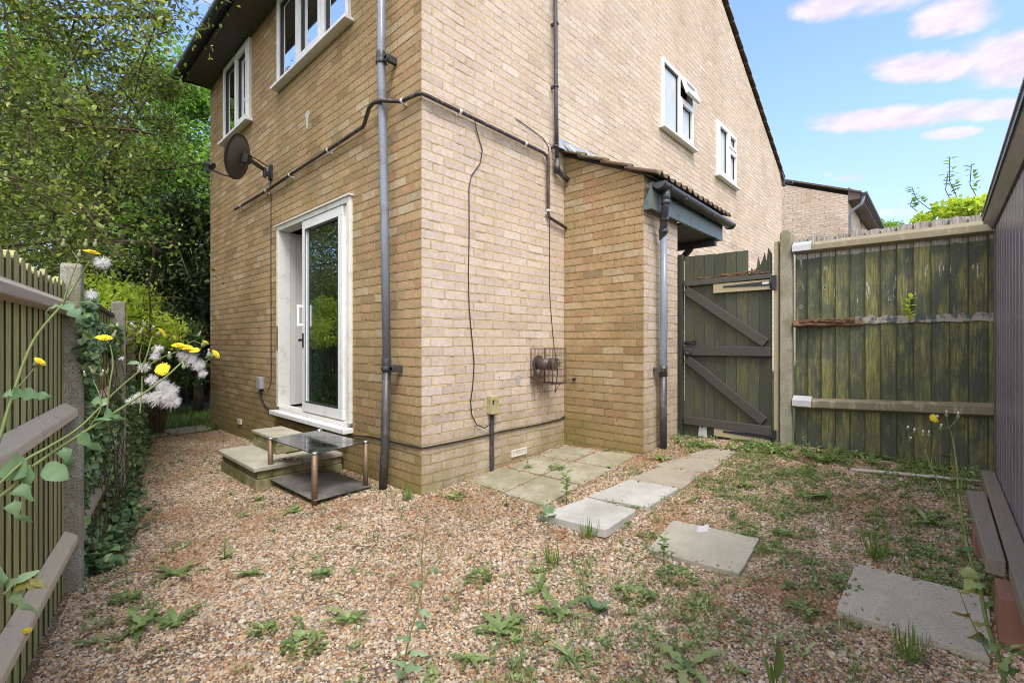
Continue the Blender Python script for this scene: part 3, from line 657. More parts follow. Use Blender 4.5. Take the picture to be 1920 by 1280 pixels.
for i in range(34):
    yy = 1.60 + .022 * i + random.uniform(-.004, .004); w = .018 if i % 3 else .026
    if 9 < i < 14 or i in (3, 4, 20, 21, 22, 28): continue
    mb.box(.20 + .02 * math.sin(i * 1.9), yy, z0 + .06, .207 + .02 * math.sin(i * 1.9), yy + w, 2.45)
mb.build('vertical_blind', M['curtain'], door)
# ---- porch (brick store in the angle) with its lean-to roof
mb = MB(); px0, px1, py = 1.80, 2.535, -.895
mb.add([(px0, 0, -.2), (px0, py, -.2), (px0, py, 2.682), (px0, 0, 3.096)], [(0, 1, 2, 3)])
mb.add([(px0, py, -.2), (px1, py, -.2), (px1, py, 2.682), (px0, py, 2.682)], [(0, 1, 2, 3)])
mb.add([(px1, py, -.2), (px1, 0, -.2), (px1, 0, 3.096), (px1, py, 2.682)], [(0, 1, 2, 3)])
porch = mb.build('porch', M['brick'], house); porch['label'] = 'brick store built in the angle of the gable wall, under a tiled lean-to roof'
mb = MB(); rx0, rx1 = 1.72, 3.66; Za, Ya, Yb = 3.135, .0, -1.03; sl_ = .475; nrow = 4
for k in range(nrow):
    ya = Ya + (Yb - Ya) * k / nrow + .03; yb = Ya + (Yb - Ya) * (k + 1) / nrow - (.0 if k < nrow - 1 else .03)
    vs = []; nx_ = 150
    for th in (0, -.014):
        for yy, lift in ((ya, .0), (yb, .022)):
            for i in range(nx_ + 1):
                x = rx0 + (rx1 - rx0) * i / nx_; ph = ((x - rx0) / .1385) % 1
                roll = .034 * math.sin(math.pi * min(1, max(0, (ph - .55) / .45))) ** .8 if ph > .55 else -.004 * math.sin(math.pi * ph / .55)
                vs.append((x, yy, Za + sl_ * yy + lift + roll + th + .010 * mnoise.noise(Vector((x * 4, yy * 9, k)))))
    m_ = nx_ + 1; fs = []
    for i in range(nx_):
        fs += [(i, i + 1, m_ + i + 1, m_ + i), (2 * m_ + i, 3 * m_ + i, 3 * m_ + i + 1, 2 * m_ + i + 1), (m_ + i, m_ + i + 1, 3 * m_ + i + 1, 3 * m_ + i), (i, 2 * m_ + i, 2 * m_ + i + 1, i + 1)]
    fs += [(0, m_, 3 * m_, 2 * m_), (nx_, 2 * m_ + nx_, 3 * m_ + nx_, m_ + nx_)]
    mb.add(vs, fs)
mb.build('tiled_roof', M['rooftile'], porch)
mb = MB()
mb.hexa([(1.785, -.02, 3.098), (3.6, -.02, 3.098), (3.6, -.98, 2.645), (1.785, -.98, 2.645), (1.785, -.02, 3.11), (3.6, -.02, 3.11), (3.6, -.98, 2.655), (1.785, -.98, 2.655)])
mb.build('underlay', M['dark_timber'], porch)
mb = MB(); mb.box(1.80, -.985, 2.36, 3.60, -.955, 2.60); mb.prism([(-.985, 2.36), (-.894, 2.36), (-.894, 2.40), (-.985, 2.60)], 'x', 1.784, 1.798); mb.build('fascia', M['fascia'], porch)
mb = MB(); mb.box(2.54, -.954, 2.36, 3.585, -.10, 2.385); mb.box(3.57, -.953, 2.387, 3.598, -.01, 2.60); mb.build('soffit', M['dark_timber'], porch)
mb = MB(); mb.beam((3.47, -.0, 2.325), (3.47, -.95, 2.325), .07, .07); mb.beam((3.47, -.03, 1.62), (3.47, -.66, 2.30), .06, .06); mb.beam((3.47, -.032, 1.45), (3.47, -.032, 2.28), .06, .06, up=(0, 1, 0)); mb.build('bracket', M['dark_timber'], porch, bevel=.003)
mb = MB(); gutter(mb, (1.80, -1.045, 2.585), (3.70, -1.045, 2.56), .056, (0, 1, 0))
for x in (2.25, 3.0): mb.box(x, -1.104, 2.52, x + .025, -.986, 2.535)
for x in (1.82, 1.94, 2.30, 3.66):
    mb.tube([(x, -1.045 - .059 * math.cos(a), 2.584 - (x - 1.8) * .013 - .059 * math.sin(a)) for a in [math.pi * k / 10 for k in range(11)]], .006, 6)
mb.build('gutter', M['pipe_black'], porch)
dp = MB(); xx = 2.13
dp.tube([(1.93, -1.045, 2.54), (1.93, -1.045, 2.44)], .04, 12)
dp.tube([(1.93, -1.045, 2.46), (1.93, -1.045, 2.40), (1.96, -1.02, 2.33), (2.02, -.985, 2.25), (2.03, -.975, 2.2), (2.04, -.97, 2.12)], .036, 12)
for z_ in (2.43, 2.30, 2.2): dp.tube([(1.93 if z_ > 2.4 else (1.98 if z_ > 2.25 else 2.03), -1.045 if z_ > 2.4 else (-1.01 if z_ > 2.25 else -.975), z_ + .02), (1.93 if z_ > 2.4 else (1.985 if z_ > 2.25 else 2.035), -1.045 if z_ > 2.4 else (-1.005 if z_ > 2.25 else -.975), z_ - .02)], .043, 12)
dp.build('swan_neck', M['pipe_black'], porch)
dp = MB(); dp.tube([(2.037, -.975, 2.2), (2.045, -.975, 1.4), (2.05, -.965, .88), (2.05, -.955, .86)], .034, 14); q = dp.build('downpipe', M['pipe_grey'], porch)
dp = MB(); dp.tube([(2.05, -.965, .90), (2.055, -.965, .08)], .034, 14); dp.tube([(2.05, -.965, .95), (2.05, -.965, .85)], .040, 14); dp.box(1.985, -.975, .885, 2.01, -.895, .925); dp.box(1.985, -1.0, .89, 2.05, -.98, .92)
dp.build('downpipe', M['pipe_worn'], porch)
mb = MB(); pts = []
nn = 18
for i in range(nn + 1):
    t = i / nn; x = 1.64 + (2.30 - 1.64) * t
    zt = 3.262 - .0 * t; zb = (3.15 - .10 * math.sin(min(1, t * 2.2) * math.pi / 2)) if t < .45 else 3.14
    yb = -.02 - .22 * math.sin(min(1., t / .45) * math.pi / 2) * (1 if t < .45 else .75)
    yb *= 1 + .15 * math.sin(i * 2.1)
    pts += [(x, -.004, zt), (x, -.03 + .01 * math.sin(i * 1.3), zt - .05 - .01 * math.sin(i * 3)), (x, (yb - .02) / 2, (zt + zb) / 2 + .012 * math.sin(i * 1.7)), (x + .03 * math.sin(i), yb, zb - (.03 if t > .45 else 0) - abs(yb) * .15)]
mb.add(pts, [(4 * i + k, 4 * i + k + 1, 4 * i + k + 5, 4 * i + k + 4) for i in range(nn) for k in range(3)], False)
mb.build('lead_flashing', M['lead'], porch).modifiers.new('thick', 'SOLIDIFY').thickness = .003
# ---- downpipe on the left wall, leaning slightly
mb = MB(); mb.tube([(-.085, .405, 5.2), (-.085, .425, 3.4), (-.085, .375, 2.2), (-.085, .345, .99)], .034, 16); dpp = mb.build('downpipe', M['pipe_grey'], house); dpp['label'] = 'grey downpipe standing off the patio door wall near the corner'
mb = MB(); mb.tube([(-.085, .345, 1.0), (-.087, .365, .3), (-.09, .395, -.05)], .034, 16); mb.build('lower_section', M['pipe_worn'], dpp)
for z_, yy in ((3.42, .424), (.96, .346)):
    mb = MB(); mb.tube([(-.085, yy, z_ + .075), (-.085, yy, z_ - .015)], .0385, 16); mb.tube([(-.085, yy, z_ + .012), (-.085, yy, z_ - .022)], .044, 16)
    mb.box(-.10, yy - .105, z_ - .02, -.07, yy - .02, z_ + .012); mb.box(-.10, yy - .10, z_ - .03, .0, yy - .065, z_ + .022); mb.build('bracket', M['pipe_black'], dpp, bevel=.003)
# ---- brown-black waste pipe running round the corner
mb = MB(); r_ = .0165; o_ = -.035
pth = [(o_, 4.20, 2.975), (o_, 3.05, 2.975), (o_, 2.2, 3.0), (o_, 1.34, 3.015), (o_, .80, 3.03), (o_ - .01, .76, 3.035), (o_ - .085, .55, 3.075), (o_ - .10, .45, 3.08), (o_ - .085, .36, 3.07), (o_, .22, 3.045), (o_, .05, 3.03), (o_ + .005, .0, 3.027), (o_ + .02, o_ + .005, 3.025), (.05, o_, 3.022), (.5, o_, 3.02), (1.42, o_, 3.01), (1.475, o_, 2.995), (1.492, o_, 2.94), (1.495, o_, 2.44), (1.51, o_, 2.40), (1.55, o_, 2.39), (1.79, o_, 2.345)]
mb.tube(pth, r_, 10); wp = mb.build('waste_pipe', M['pipe_brown'], house); wp['label'] = 'thin brown waste pipe running round the house corner'
for p in ((o_, 3.05, 2.975, 0), (o_, 2.35, 2.995, 0), (o_, 1.45, 3.013, 0), (o_, .20, 3.043, 0), (o_, 3.95, 2.975, 0), (.35, o_, 3.022, 1), (1.15, o_, 3.014, 1), (1.495, o_, 2.46, 2)):
    mb = MB(); e = Vector((0, .012, 0)) if p[3] == 0 else (Vector((.012, 0, 0)) if p[3] == 1 else Vector((0, 0, .012)))
    mb.tube([Vector(p[:3]) - e, Vector(p[:3]) + e], .021, 10)
    if p[3] == 0: mb.box(-.035, p[1] - .01, p[2] - .03, .0, p[1] + .01, p[2] - .012)
    else: mb.box(p[0] - .01, -.035, p[2] - .03, p[0] + .01, 0, p[2] - .012)
    mb.build('clip', M['clip'], wp)
# upright soil pipe on the gable wall
mb = MB(); mb.tube([(1.587, -.05, 6.3), (1.590, -.05, 4.6), (1.60, -.05, 3.6), (1.615, -.05, 2.98)], .021, 12); mb.tube([(1.615, -.05, 3.0), (1.617, -.05, 2.93), (1.64, -.05, 2.885), (1.72, -.05, 2.86), (1.79, -.05, 2.84)], .027, 12); mb.tube([(1.616, -.05, 2.96), (1.62, -.05, 2.87)], .033, 12)
vp = mb.build('upright_pipe', M['pipe_worn'], house)
for z_ in (5.3, 4.35, 3.72, 3.12):
    mb = MB(); mb.tube([(1.60, -.05, z_ - .01), (1.60, -.05, z_ + .012)], .027, 10); mb.box(1.575, -.05, z_ - .01, 1.60, 0, z_ + .01); mb.build('clip', M['pipe_black'], vp)
mb = MB(); random.seed(6)
def smear(mb, P, w, h, n=26):
    q = []
    for k in range(n):
        a = 6.283 * k / n; r = 1 + .35 * mnoise.noise(Vector((math.cos(a) * 1.8, math.sin(a) * 1.8, w * 50))); q.append((w * r * math.cos(a) * (1 if math.sin(a) > 0 else .55), h * r * math.sin(a) * (1.6 if math.sin(a) < 0 else .8)))
    mb.add([P(*c, 0) for c in q] + [P(*c, .003) for c in q], [tuple(range(n)), tuple(reversed(range(n, 2 * n)))] + [(i, n + i, n + (i + 1) % n, (i + 1) % n) for i in range(n)])
smear(mb, lambda a, b, t: (-.002 - t, 1.99 + a, 3.53 + b), .055, .075); q = mb.build('mortar_smear', plain('pale_smear', (.52, .50, .44), .9, bump=.5, dirt=(.38, .32, .22)), house); q['label'] = 'pale smear on the brickwork beneath the wide window'
mb = MB(); smear(mb, lambda a, b, t: (1.092 + a, -.002 - t, .83 + b), .045, .038); q = mb.build('mortar_smear', plain('grey_smear', (.36, .35, .33), .9, bump=.5), house); q['label'] = 'round grey mortar patch left of the flue cage'
# vents at the foot of the walls
def louvre(axis, at, u0, u1, z0, z1, name, label):
    a = MB(); b = MB(); P = (lambda m_, ua, ub, za, zb, t0, t1: m_.box(at - t1, ua, za, at - t0, ub, zb)) if axis == 'x' else (lambda m_, ua, ub, za, zb, t0, t1: m_.box(ua, at - t1, za, ub, at - t0, zb))
    P(a, u0, u1, z0, z0 + .008, 0, .014); P(a, u0, u1, z1 - .008, z1, 0, .014); P(a, u0, u0 + .01, z0 + .008, z1 - .008, 0, .014); P(a, u1 - .01, u1, z0 + .008, z1 - .008, 0, .014)
    n = 5
    for k in range(n):
        z = z0 + .008 + (z1 - z0 - .016) * (k + .5) / n; P(a, u0 + .01, u1 - .01, z - .003, z + .003, 0.002, .011)
    v = a.build(name, M['vent_white'], house); v['label'] = label
    P(b, u0 + .009, u1 - .009, z0 + .006, z1 - .006, .001, .003); b.build('recess', M['vent_dark'], v)
louvre('y', 0., .99, 1.20, .115, .175, 'air_vent', 'white louvred air vent at the foot of the gable wall')
louvre('x', 0., 1.42, 1.64, .02, .09, 'air_vent', 'white louvred air vent behind the glass table')
mb = MB(); mb.box(-.018, 4.03, .055, 0, 4.17, .125); mb.build('air_brick', M['vent_white'], house, bevel=.004)
# ------------------------------------------------------------ things fixed to the walls
t = thing('satellite_dish', 'dark oval satellite dish on a black arm below the far upstairs window', 'satellite dish')
dc = Vector((-.36, 2.85, 3.225)); dn = Vector((-.62, .74, .22)).normalized()
su = Vector((0, 0, 1)) - dn * dn.z; su.normalize(); sr = dn.cross(su)
mb = MB(); vs = []; nr, na = 6, 32
for side in (0, .006):
    for i in range(nr + 1):
        q = i / nr
        for j in range(na):
            a = 2 * math.pi * j / na; vs.append(dc + sr * (math.cos(a) * .20 * q) + su * (math.sin(a) * .245 * q) + dn * (.055 * q * q - side))
fs = []
for sd_i in (0, 1):
    o = sd_i * (nr + 1) * na
    for i in range(nr):
        for j in range(na): fs.append((o + i * na + j, o + i * na + (j + 1) % na, o + (i + 1) * na + (j + 1) % na, o + (i + 1) * na + j))
o = (nr + 1) * na
for j in range(na): fs.append((nr * na + j, nr * na + (j + 1) % na, o + nr * na + (j + 1) % na, o + nr * na + j))
mb.add(vs, fs, True); mb.build('reflector', M['dish'], t)
mb = MB(); mb.tube([dc + sr * (math.cos(a) * .203) + su * (math.sin(a) * .248) + dn * .053 for a in [2 * math.pi * k / 36 for k in range(37)]], .005, 6, False); mb.build('rim', M['dish_arm'], t)
mb = MB(); br = Vector((-.03, 2.98, 3.20)); bk = dc - dn * .03
mb.beam(bk + Vector((0, 0, -.0)), bk - dn * .06, .07, .10); mb.beam(bk - dn * .05, br + Vector((-.06, 0, 0)), .028, .035); mb.tube([bk - dn * .02 + Vector((0, 0, .05)), (bk + br) / 2 + Vector((0, 0, .06)), br + Vector((-.02, 0, .05))], .006, 6)
mb.beam(bk + su * .08 - dn * .0, bk - su * .10 - dn * .0, .025, .02, up=dn); mb.build('mount_arm', M['dish_arm'], t)
mb = MB(); mb.box(-.022, 2.94, 3.10, -.0, 3.03, 3.27); mb.box(-.09, 2.97, 3.135, -.02, 3.0, 3.19); mb.tube([(-.075, 2.985, 3.11), (-.075, 2.985, 3.22)], .02, 10); mb.build('wall_bracket', M['dish_arm'], t, bevel=.003)
lb = dc - su * .235 + dn * .03; le = dc + dn * .36 - su * .19 + sr * 0
mb = MB(); mb.tube([lb, (lb + le) / 2 - su * .015, le], .010, 8); mb.build('feed_arm', M['dish_arm'], t)
mb = MB(); mb.tube([le + su * .045 + dn * .02, le + su * .03 - dn * .06], [.027, .034], 12); mb.ball(le + su * .05 + dn * .02, .028, 10); mb.box(le.x - .02, le.y - .02, le.z - .05, le.x + .02, le.y + .02, le.z + .02); mb.build('receiver_head', M['dish_arm'], t)
mb = MB(); mb.tube([le + Vector((0, 0, -.04)), le + Vector((-.01, -.01, -.12)), le + Vector((.02, -.05, -.17)), le + Vector((.03, -.06, -.1)), le + Vector((.02, -.03, -.02))], .0035, 6); mb.build('cable_loop', M['cable'], t)
mb = MB(); mb.tube([(-.012, 2.99, 3.15), (-.010, 2.985, 2.98), (-.052, 2.98, 2.965), (-.010, 2.975, 2.94), (-.009, 2.98, 2.2), (-.009, 2.975, 1.4), (-.010, 2.97, .70), (-.02, 2.99, .63), (-.02, 3.06, .575), (-.016, 3.17, .565), (-.02, 3.25, .60), (-.02, 3.3, .62)], .0045, 6)
tag(mb.build('aerial_cable', M['cable']), 'black cable dropping from the satellite dish bracket beside the patio door', 'cable')
mb = MB(); mb.tube([(-.02, 3.29, .60), (-.02, 3.27, .50), (-.014, 3.20, .42), (-.012, 3.0, .335), (-.012, 2.75, .30), (-.012, 2.0, .295), (-.012, 1.45, .31), (-.018, 1.0, .325), (-.012, .7, .355), (-.012, .3, .36), (-.010, .02, .365), (0., -.010, .366), (.3, -.012, .362), (.70, -.013, .366), (.76, -.028, .37), (.83, -.013, .372), (1.4, -.011, .365), (1.72, -.012, .372), (1.795, -.013, .395)], .0075, 6)
tag(mb.build('wall_cable', M['cable']), 'thick black cable sagging along the foot of both walls', 'cable')
t = thing('junction_box', 'small grey junction box left of the patio door', 'junction box')
mb = MB(); mb.box(-.05, 3.225, .59, 0, 3.345, .735); mb.build('cover', M['box_grey'], t, bevel=.008)
mb = MB(); mb.tube([(-.02, 3.26, .60), (-.025, 3.27, .52), (-.02, 3.25, .42)], .004, 6); mb.tube([(-.02, 3.30, .60), (-.03, 3.34, .53), (-.02, 3.36, .54)], .004, 6); mb.build('loose_lead', M['cable'], t)
t = thing('meter_box', 'mossy cream switch box above a black conduit on the gable wall', 'electrical box')
mb = MB(); mb.box(.685, -.065, .545, .775, 0, .70); mb.build('cover', M['meter'], t, bevel=.005)
mb = MB(); mb.box(.69, -.069, .63, .704, -.064, .66); mb.tube([(.697, -.066, .662), (.697, -.075, .662)], .009, 8); mb.build('switch', M['hinge'], t)
mb = MB(); mb.box(.715, -.022, .03, .755, 0, .545); mb.build('conduit', M['pipe_worn'], t, bevel=.003)
mb = MB(); pts = [(.512, -.036, 3.0), (.56, -.012, 2.93), (.625, -.008, 2.80), (.60, -.008, 2.68), (.50, -.008, 2.55), (.472, -.008, 2.44), (.475, -.008, 2.1), (.466, -.008, 1.7), (.474, -.008, 1.45), (.505, -.008, 1.2), (.530, -.008, .98), (.515, -.008, .80), (.49, -.008, .67), (.50, -.012, .56), (.55, -.02, .47), (.63, -.03, .435), (.70, -.035, .46), (.73, -.03, .53)]
mb.tube(pts, .005, 6); tag(mb.build('hanging_cable', M['cable']), 'loose wavy black cable hanging down to the mossy switch box', 'cable')
mb = MB(); pts = [(1.05, -.006, 3.22), (1.25, -.006, 3.20), (1.45, -.006, 3.17), (1.535, -.006, 3.11), (1.55, -.008, 2.95), (1.545, -.008, 2.6), (1.55, -.008, 2.0), (1.552, -.006, 1.7), (1.57, -.006, 1.5), (1.60, -.01, 1.25), (1.625, -.01, 1.10), (1.66, -.01, .98), (1.68, -.01, .86), (1.66, -.01, .76), (1.64, -.01, .70), (1.63, -.02, .66)]
mb.tube(pts, .0035, 6); mb.tube([(1.63, -.02, .66), (1.66, -.03, .72), (1.72, -.06, .77), (1.79, -.13, .79)], .0035, 6); mb.box(1.782, -.15, .775, 1.80, -.12, .80)
tag(mb.build('thin_cable', M['cable']), 'thin black cable running down beside the rusty flue cage', 'cable')
t = thing('boiler_flue', 'grimy metal boiler flue terminal sticking out of the gable wall', 'flue')
fx, fz = 1.375, .955
mb = MB(); mb.tube([(fx, 0, fz), (fx, -.16, fz)], .055, 18); mb.tube([(fx, -.16, fz), (fx, -.225, fz)], .040, 16); mb.tube([(fx, 0, fz), (fx, -.012, fz)], .085, 18); mb.build('duct', M['flue'], t)
mb = MB()
for k in range(4): mb.tube([(fx + .058 * math.cos(a), -.165 - .02 * k, fz + .058 * math.sin(a)) for a in [2 * math.pi * j / 20 for j in range(21)]], .004, 6, False)
for j in range(8):
    a = 2 * math.pi * j / 8; mb.tube([(fx + .058 * math.cos(a), -.15, fz + .058 * math.sin(a)), (fx + .058 * math.cos(a), -.23, fz + .058 * math.sin(a))], .003, 5)
mb.build('outlet_rings', M['flue'], t)
mb = MB(); mb.tube([(fx - .06, -.05, fz - .05), (fx - .06, -.055, fz - .12)], [.035, .03], 12); mb.box(fx - .10, -.075, fz - .135, fx - .02, -.0, fz - .115); mb.build('drip_trap', M['flue'], t)
t = thing('flue_cage', 'rusty wire cage fixed over the boiler flue', 'wire guard')
cx0, cx1, cz0, cz1, cy = 1.265, 1.475, .775, 1.105, -.265
mb = MB()
for z in (cz0, cz1):
    mb.tube([(cx0, 0, z), (cx0, cy, z), (cx1, cy, z), (cx1, 0, z)], .0045, 5)
for x in (cx0, cx1): mb.tube([(x, cy, cz0), (x, cy, cz1)], .004, 5); mb.tube([(x, -.004, cz0 - .0), (x, -.004, cz1)], .004, 5)
mb.build('frame', M['rust_bar'], t)
mb = MB(); n = 12
for k in range(1, n): x = cx0 + (cx1 - cx0) * k / n; mb.tube([(x, 0, cz1), (x, cy, cz1), (x, cy, cz0), (x, 0, cz0)], .0013, 4, False)
for k in range(1, 16): yv = cy * k / 16; mb.tube([(cx0, yv, cz0), (cx0, yv, cz1)], .0013, 4, False); mb.tube([(cx1, yv, cz0), (cx1, yv, cz1)], .0013, 4, False)
for k in range(1, 5): z = cz0 + (cz1 - cz0) * k / 5; mb.tube([(cx0, 0, z), (cx0, cy, z), (cx1, cy, z), (cx1, 0, z)], .0018, 4, False)
mb.build('mesh_wires', M['rust_bar'], t)
#GARDEN
# ------------------------------------------------------------ step blocks by the patio door
def jbox(mb, x0, y0, z0, x1, y1, z1, j=.006):
    q = [(x0, y0, z0), (x0, y1, z0), (x1, y1, z0), (x1, y0, z0), (x0, y0, z1), (x0, y1, z1), (x1, y1, z1), (x1, y0, z1)]
    mb.hexa([(a + random.uniform(-j, j), b + random.uniform(-j, j), c + random.uniform(-j, j) * .5) for a, b, c in q])
t = thing('lower_step', 'wide low concrete step under the patio door, behind the glass table', 'step')
mb = MB(); mb.box(-.76, 1.18, -.16, -.03, 2.12, .045); mb.box(-.752, 1.19, .049, -.03, 2.11, .11); mb.build('riser_blocks', M['step_side'], t, bevel=.006)
for a, b in ((1.165, 1.50), (1.506, 1.815), (1.821, 2.14)):
    mb = MB(); mb.box(-.785, a, .115, -.40, b, .150); mb.build('tread_slab', M['step'], t, bevel=.006)
mb = MB(); mb.box(-.395, 1.165, .115, -.03, 1.50, .150); mb.build('tread_slab', M['step'], t, bevel=.006)
t = thing('upper_step', 'smaller upper concrete step standing on the low step below the patio door', 'step')
mb = MB(); mb.box(-.485, 1.52, .152, -.22, 2.115, .215); mb.box(-.48, 1.525, .218, -.225, 2.11, .268); mb.build('riser_blocks', M['step_side'], t, bevel=.005)
for a, b in ((1.51, 1.815), (1.820, 2.125)):
    mb = MB(); mb.box(-.495, a, .272, -.21, b, .300); mb.build('tread_slab', M['step'], t, bevel=.005)
# ------------------------------------------------------------ glass table
t = thing('glass_table', 'low black glass table with bronze legs, dumped by the steps', 'table')
LG = [(-.625, .425), (-.175, .505), (-.645, 1.205), (-.205, 1.27)]
def quadbox(mb, pts, z0, z1): mb.hexa([(x, y, z0) for x, y in pts] + [(x, y, z1) for x, y in pts])
cx_, cy_ = -.4125, .851
def outw(p, k): v = Vector((p[0] - cx_, p[1] - cy_)); v *= 1 + k / v.length; return (cx_ + v.x, cy_ + v.y)
ring = [LG[0], LG[1], LG[3], LG[2]]
mb = MB(); quadbox(mb, [outw(p, .012) for p in ring], .357, .364); mb.build('glass_top', M['table_glass'], t, bevel=.002)
mb = MB(); q = [outw(p, k) for p, k in zip(ring, (.03, .055, .03, .03))]
mb.hexa([(x, y, z) for (x, y), z in zip(q, (.028, .008, .02, .03))] + [(x, y, z + .010) for (x, y), z in zip(q, (.028, .008, .02, .03))]); mb.build('lower_shelf', M['table_shelf'], t, bevel=.002)
for i, (x, y) in enumerate(LG):
    gb = gz(x, y) - .02
    mb = MB(); mb.tube([(x, y, gb), (x, y, .357)], .0205, 16); lg = mb.build('leg', M['bronze'], t)
    mb = MB(); mb.tube([(x, y, .357), (x, y, .372), (x, y, .377)], [.0215, .0215, .012], 16); mb.build('cap', M['chrome'], lg)
mb = MB(); random.seed(3)
for k in range(22): mb.leaf((-.50 + random.gauss(0, .035), 1.22 + random.gauss(0, .05), .158), (random.gauss(0, 1), random.gauss(0, 1), .1), (0, 0, 1), .045, .018)
tag(mb.build('dead_leaves', material('rust_leaves', lambda g: pbr(g, (.27, .09, .04), .8))), 'pile of rust red dead leaves on the low step under the glass table', 'dead leaves', kind='stuff')
# ------------------------------------------------------------ paving slabs
def slab(pts, mat, label, th=.04, lift=.018, tilt=None, group='paving slabs laid in the gravel'):
    """pts: four ground corners"""
    mb = MB(); P = [Vector((p[0], p[1], gz(p[0], p[1]) + lift)) for p in pts]
    if tilt: P = [p + Vector((0, 0, t_)) for p, t_ in zip(P, tilt)]
    random.seed(int(abs(pts[0][0] * 1000)))
    a = [(p.x, p.y, p.z - th) for p in P]; b = [tuple(p) for p in P]
    # top as a small grid with slightly chipped outline
    n = 8; ring = []
    for i in range(4):
        p, q = P[i], P[(i + 1) % 4]
        for k in range(n):
            s_ = k / n; r = p.lerp(q, s_); c = sum(P, Vector()) / 4
            ring.append(r + (c - r).normalized() * (random.uniform(0, .004) + (.006 if k == 0 else 0)))
    mb.add([tuple(r) for r in ring] + [(r.x, r.y, r.z - th) for r in ring], [tuple(range(4 * n)), tuple(reversed(range(4 * n, 8 * n)))] + [(i, 4 * n + i, 4 * n + (i + 1) % (4 * n), (i + 1) % (4 * n)) for i in range(4 * n)])
    vv = mb.f
    return tag(mb.build('paving_slab', mat, None, bevel=.003), label, 'paving slab', group)
SLABS = []; LIFTS = []
def S_(px, mat, label, **k):
    pts = [gnd(u, v) for u, v in px]; pts = [(p.x, p.y) for p in pts]
    a = sum(pts[i][0] * pts[(i + 1) % 4][1] - pts[(i + 1) % 4][0] * pts[i][1] for i in range(4))
    if a > 0: pts = pts
    else: pts = pts[::-1]; 
    if a <= 0 and 'tilt' in k: k['tilt'] = k['tilt'][::-1]
    SLABS.append(pts); LIFTS.append(k.get('lift', .018)); return slab(pts, mat, label, **k)
def A_(x0, x1, y0, y1, mat, label, dx=0, **k):
    pts = [(x0, y0), (x1, y0 + dx), (x1, y1 + dx), (x0, y1)]; SLABS.append(pts); LIFTS.append(k.get('lift', .018)); return slab(pts, mat, label, **k)
A_(.43, .862, -.450, -.05, M['slab_old'], 'greenish slab nearest the house corner, beside the black conduit', lift=.012)
A_(.405, .858, -.865, -.474, M['slab_old'], 'brownish slab nearest the camera in the old patio by the gable wall', lift=.014, dx=.015)
A_(.888, 1.312, -.440, -.05, M['slab_old'], 'green stained slab in front of the white air vent', lift=.009)
A_(.886, 1.308, -.86, -.463, M['slab_old'], 'old patio slab between the vent slab and the row of paler stepping slabs', lift=.012)
A_(1.338, 1.745, -.44, -.06, M['slab_old'], 'mossy slab tucked into the angle of wall and brick store', lift=.006)
A_(1.334, 1.745, -.85, -.463, M['slab_old'], 'old slab at the foot of the brick store', lift=.008)
S_([(1011, 974), (1102, 941), (1196, 965), (1136, 1012)], M['slab_white'], 'pale slab raised highest at its near corner, first of the stepping row', th=.05, lift=.036, tilt=(0, 0, .0, .022))
S_([(1101, 937), (1180, 904), (1274, 921), (1215, 958)], M['slab_white'], 'pale whitish slab between the raised slab and the brown ones', lift=.026, th=.045)
S_([(1171, 903), (1245, 875), (1317, 890), (1279, 920)], M['slab_brown'], 'brown slab behind the two pale slabs', lift=.018)
S_([(1224, 874), (1290, 857), (1362, 866), (1325, 889)], M['slab_brown'], 'brown slab second from the gate', lift=.014)
S_([(1284, 856), (1330, 841), (1385, 849), (1356, 865)], M['slab_brown'], 'brown slab right in front of the gate', lift=.012)
S_([(1262, 981), (1425, 1017), (1388, 1085), (1214, 1038)], M['slab_grey'], 'grey stepping slab splashed with white paint', th=.045, lift=.026)
A_(.225, .680, -3.01, -2.555, M['slab_grey'], 'large grey stepping slab nearest the camera on the right', dx=-.02, th=.045, lift=.028) 
mb = MB(); random.seed(5)
c = gnd(1318, 1000); q = []
for k in range(64):
    a = 6.283 * k / 64; r = .034 + .020 * mnoise.noise(Vector((math.cos(a) * 1.6, math.sin(a) * 1.6, 4))) + .009 * mnoise.noise(Vector((math.cos(a) * 6, math.sin(a) * 6, 1))); q.append((c.x + r * 1.5 * math.cos(a), c.y + r * math.sin(a) * 1.1))
mb.add([(x, y, gz(x, y) + .0275) for x, y in q], [tuple(range(64))])
tag(mb.build('paint_splash', material('white_paint_splash', lambda g: pbr(g, g.mix(g.noise(60, g.pos(), 4, .7), (.40, .39, .36), (.62, .62, .61)), .7))), 'splash of white paint dried on a grey slab', 'paint splash')
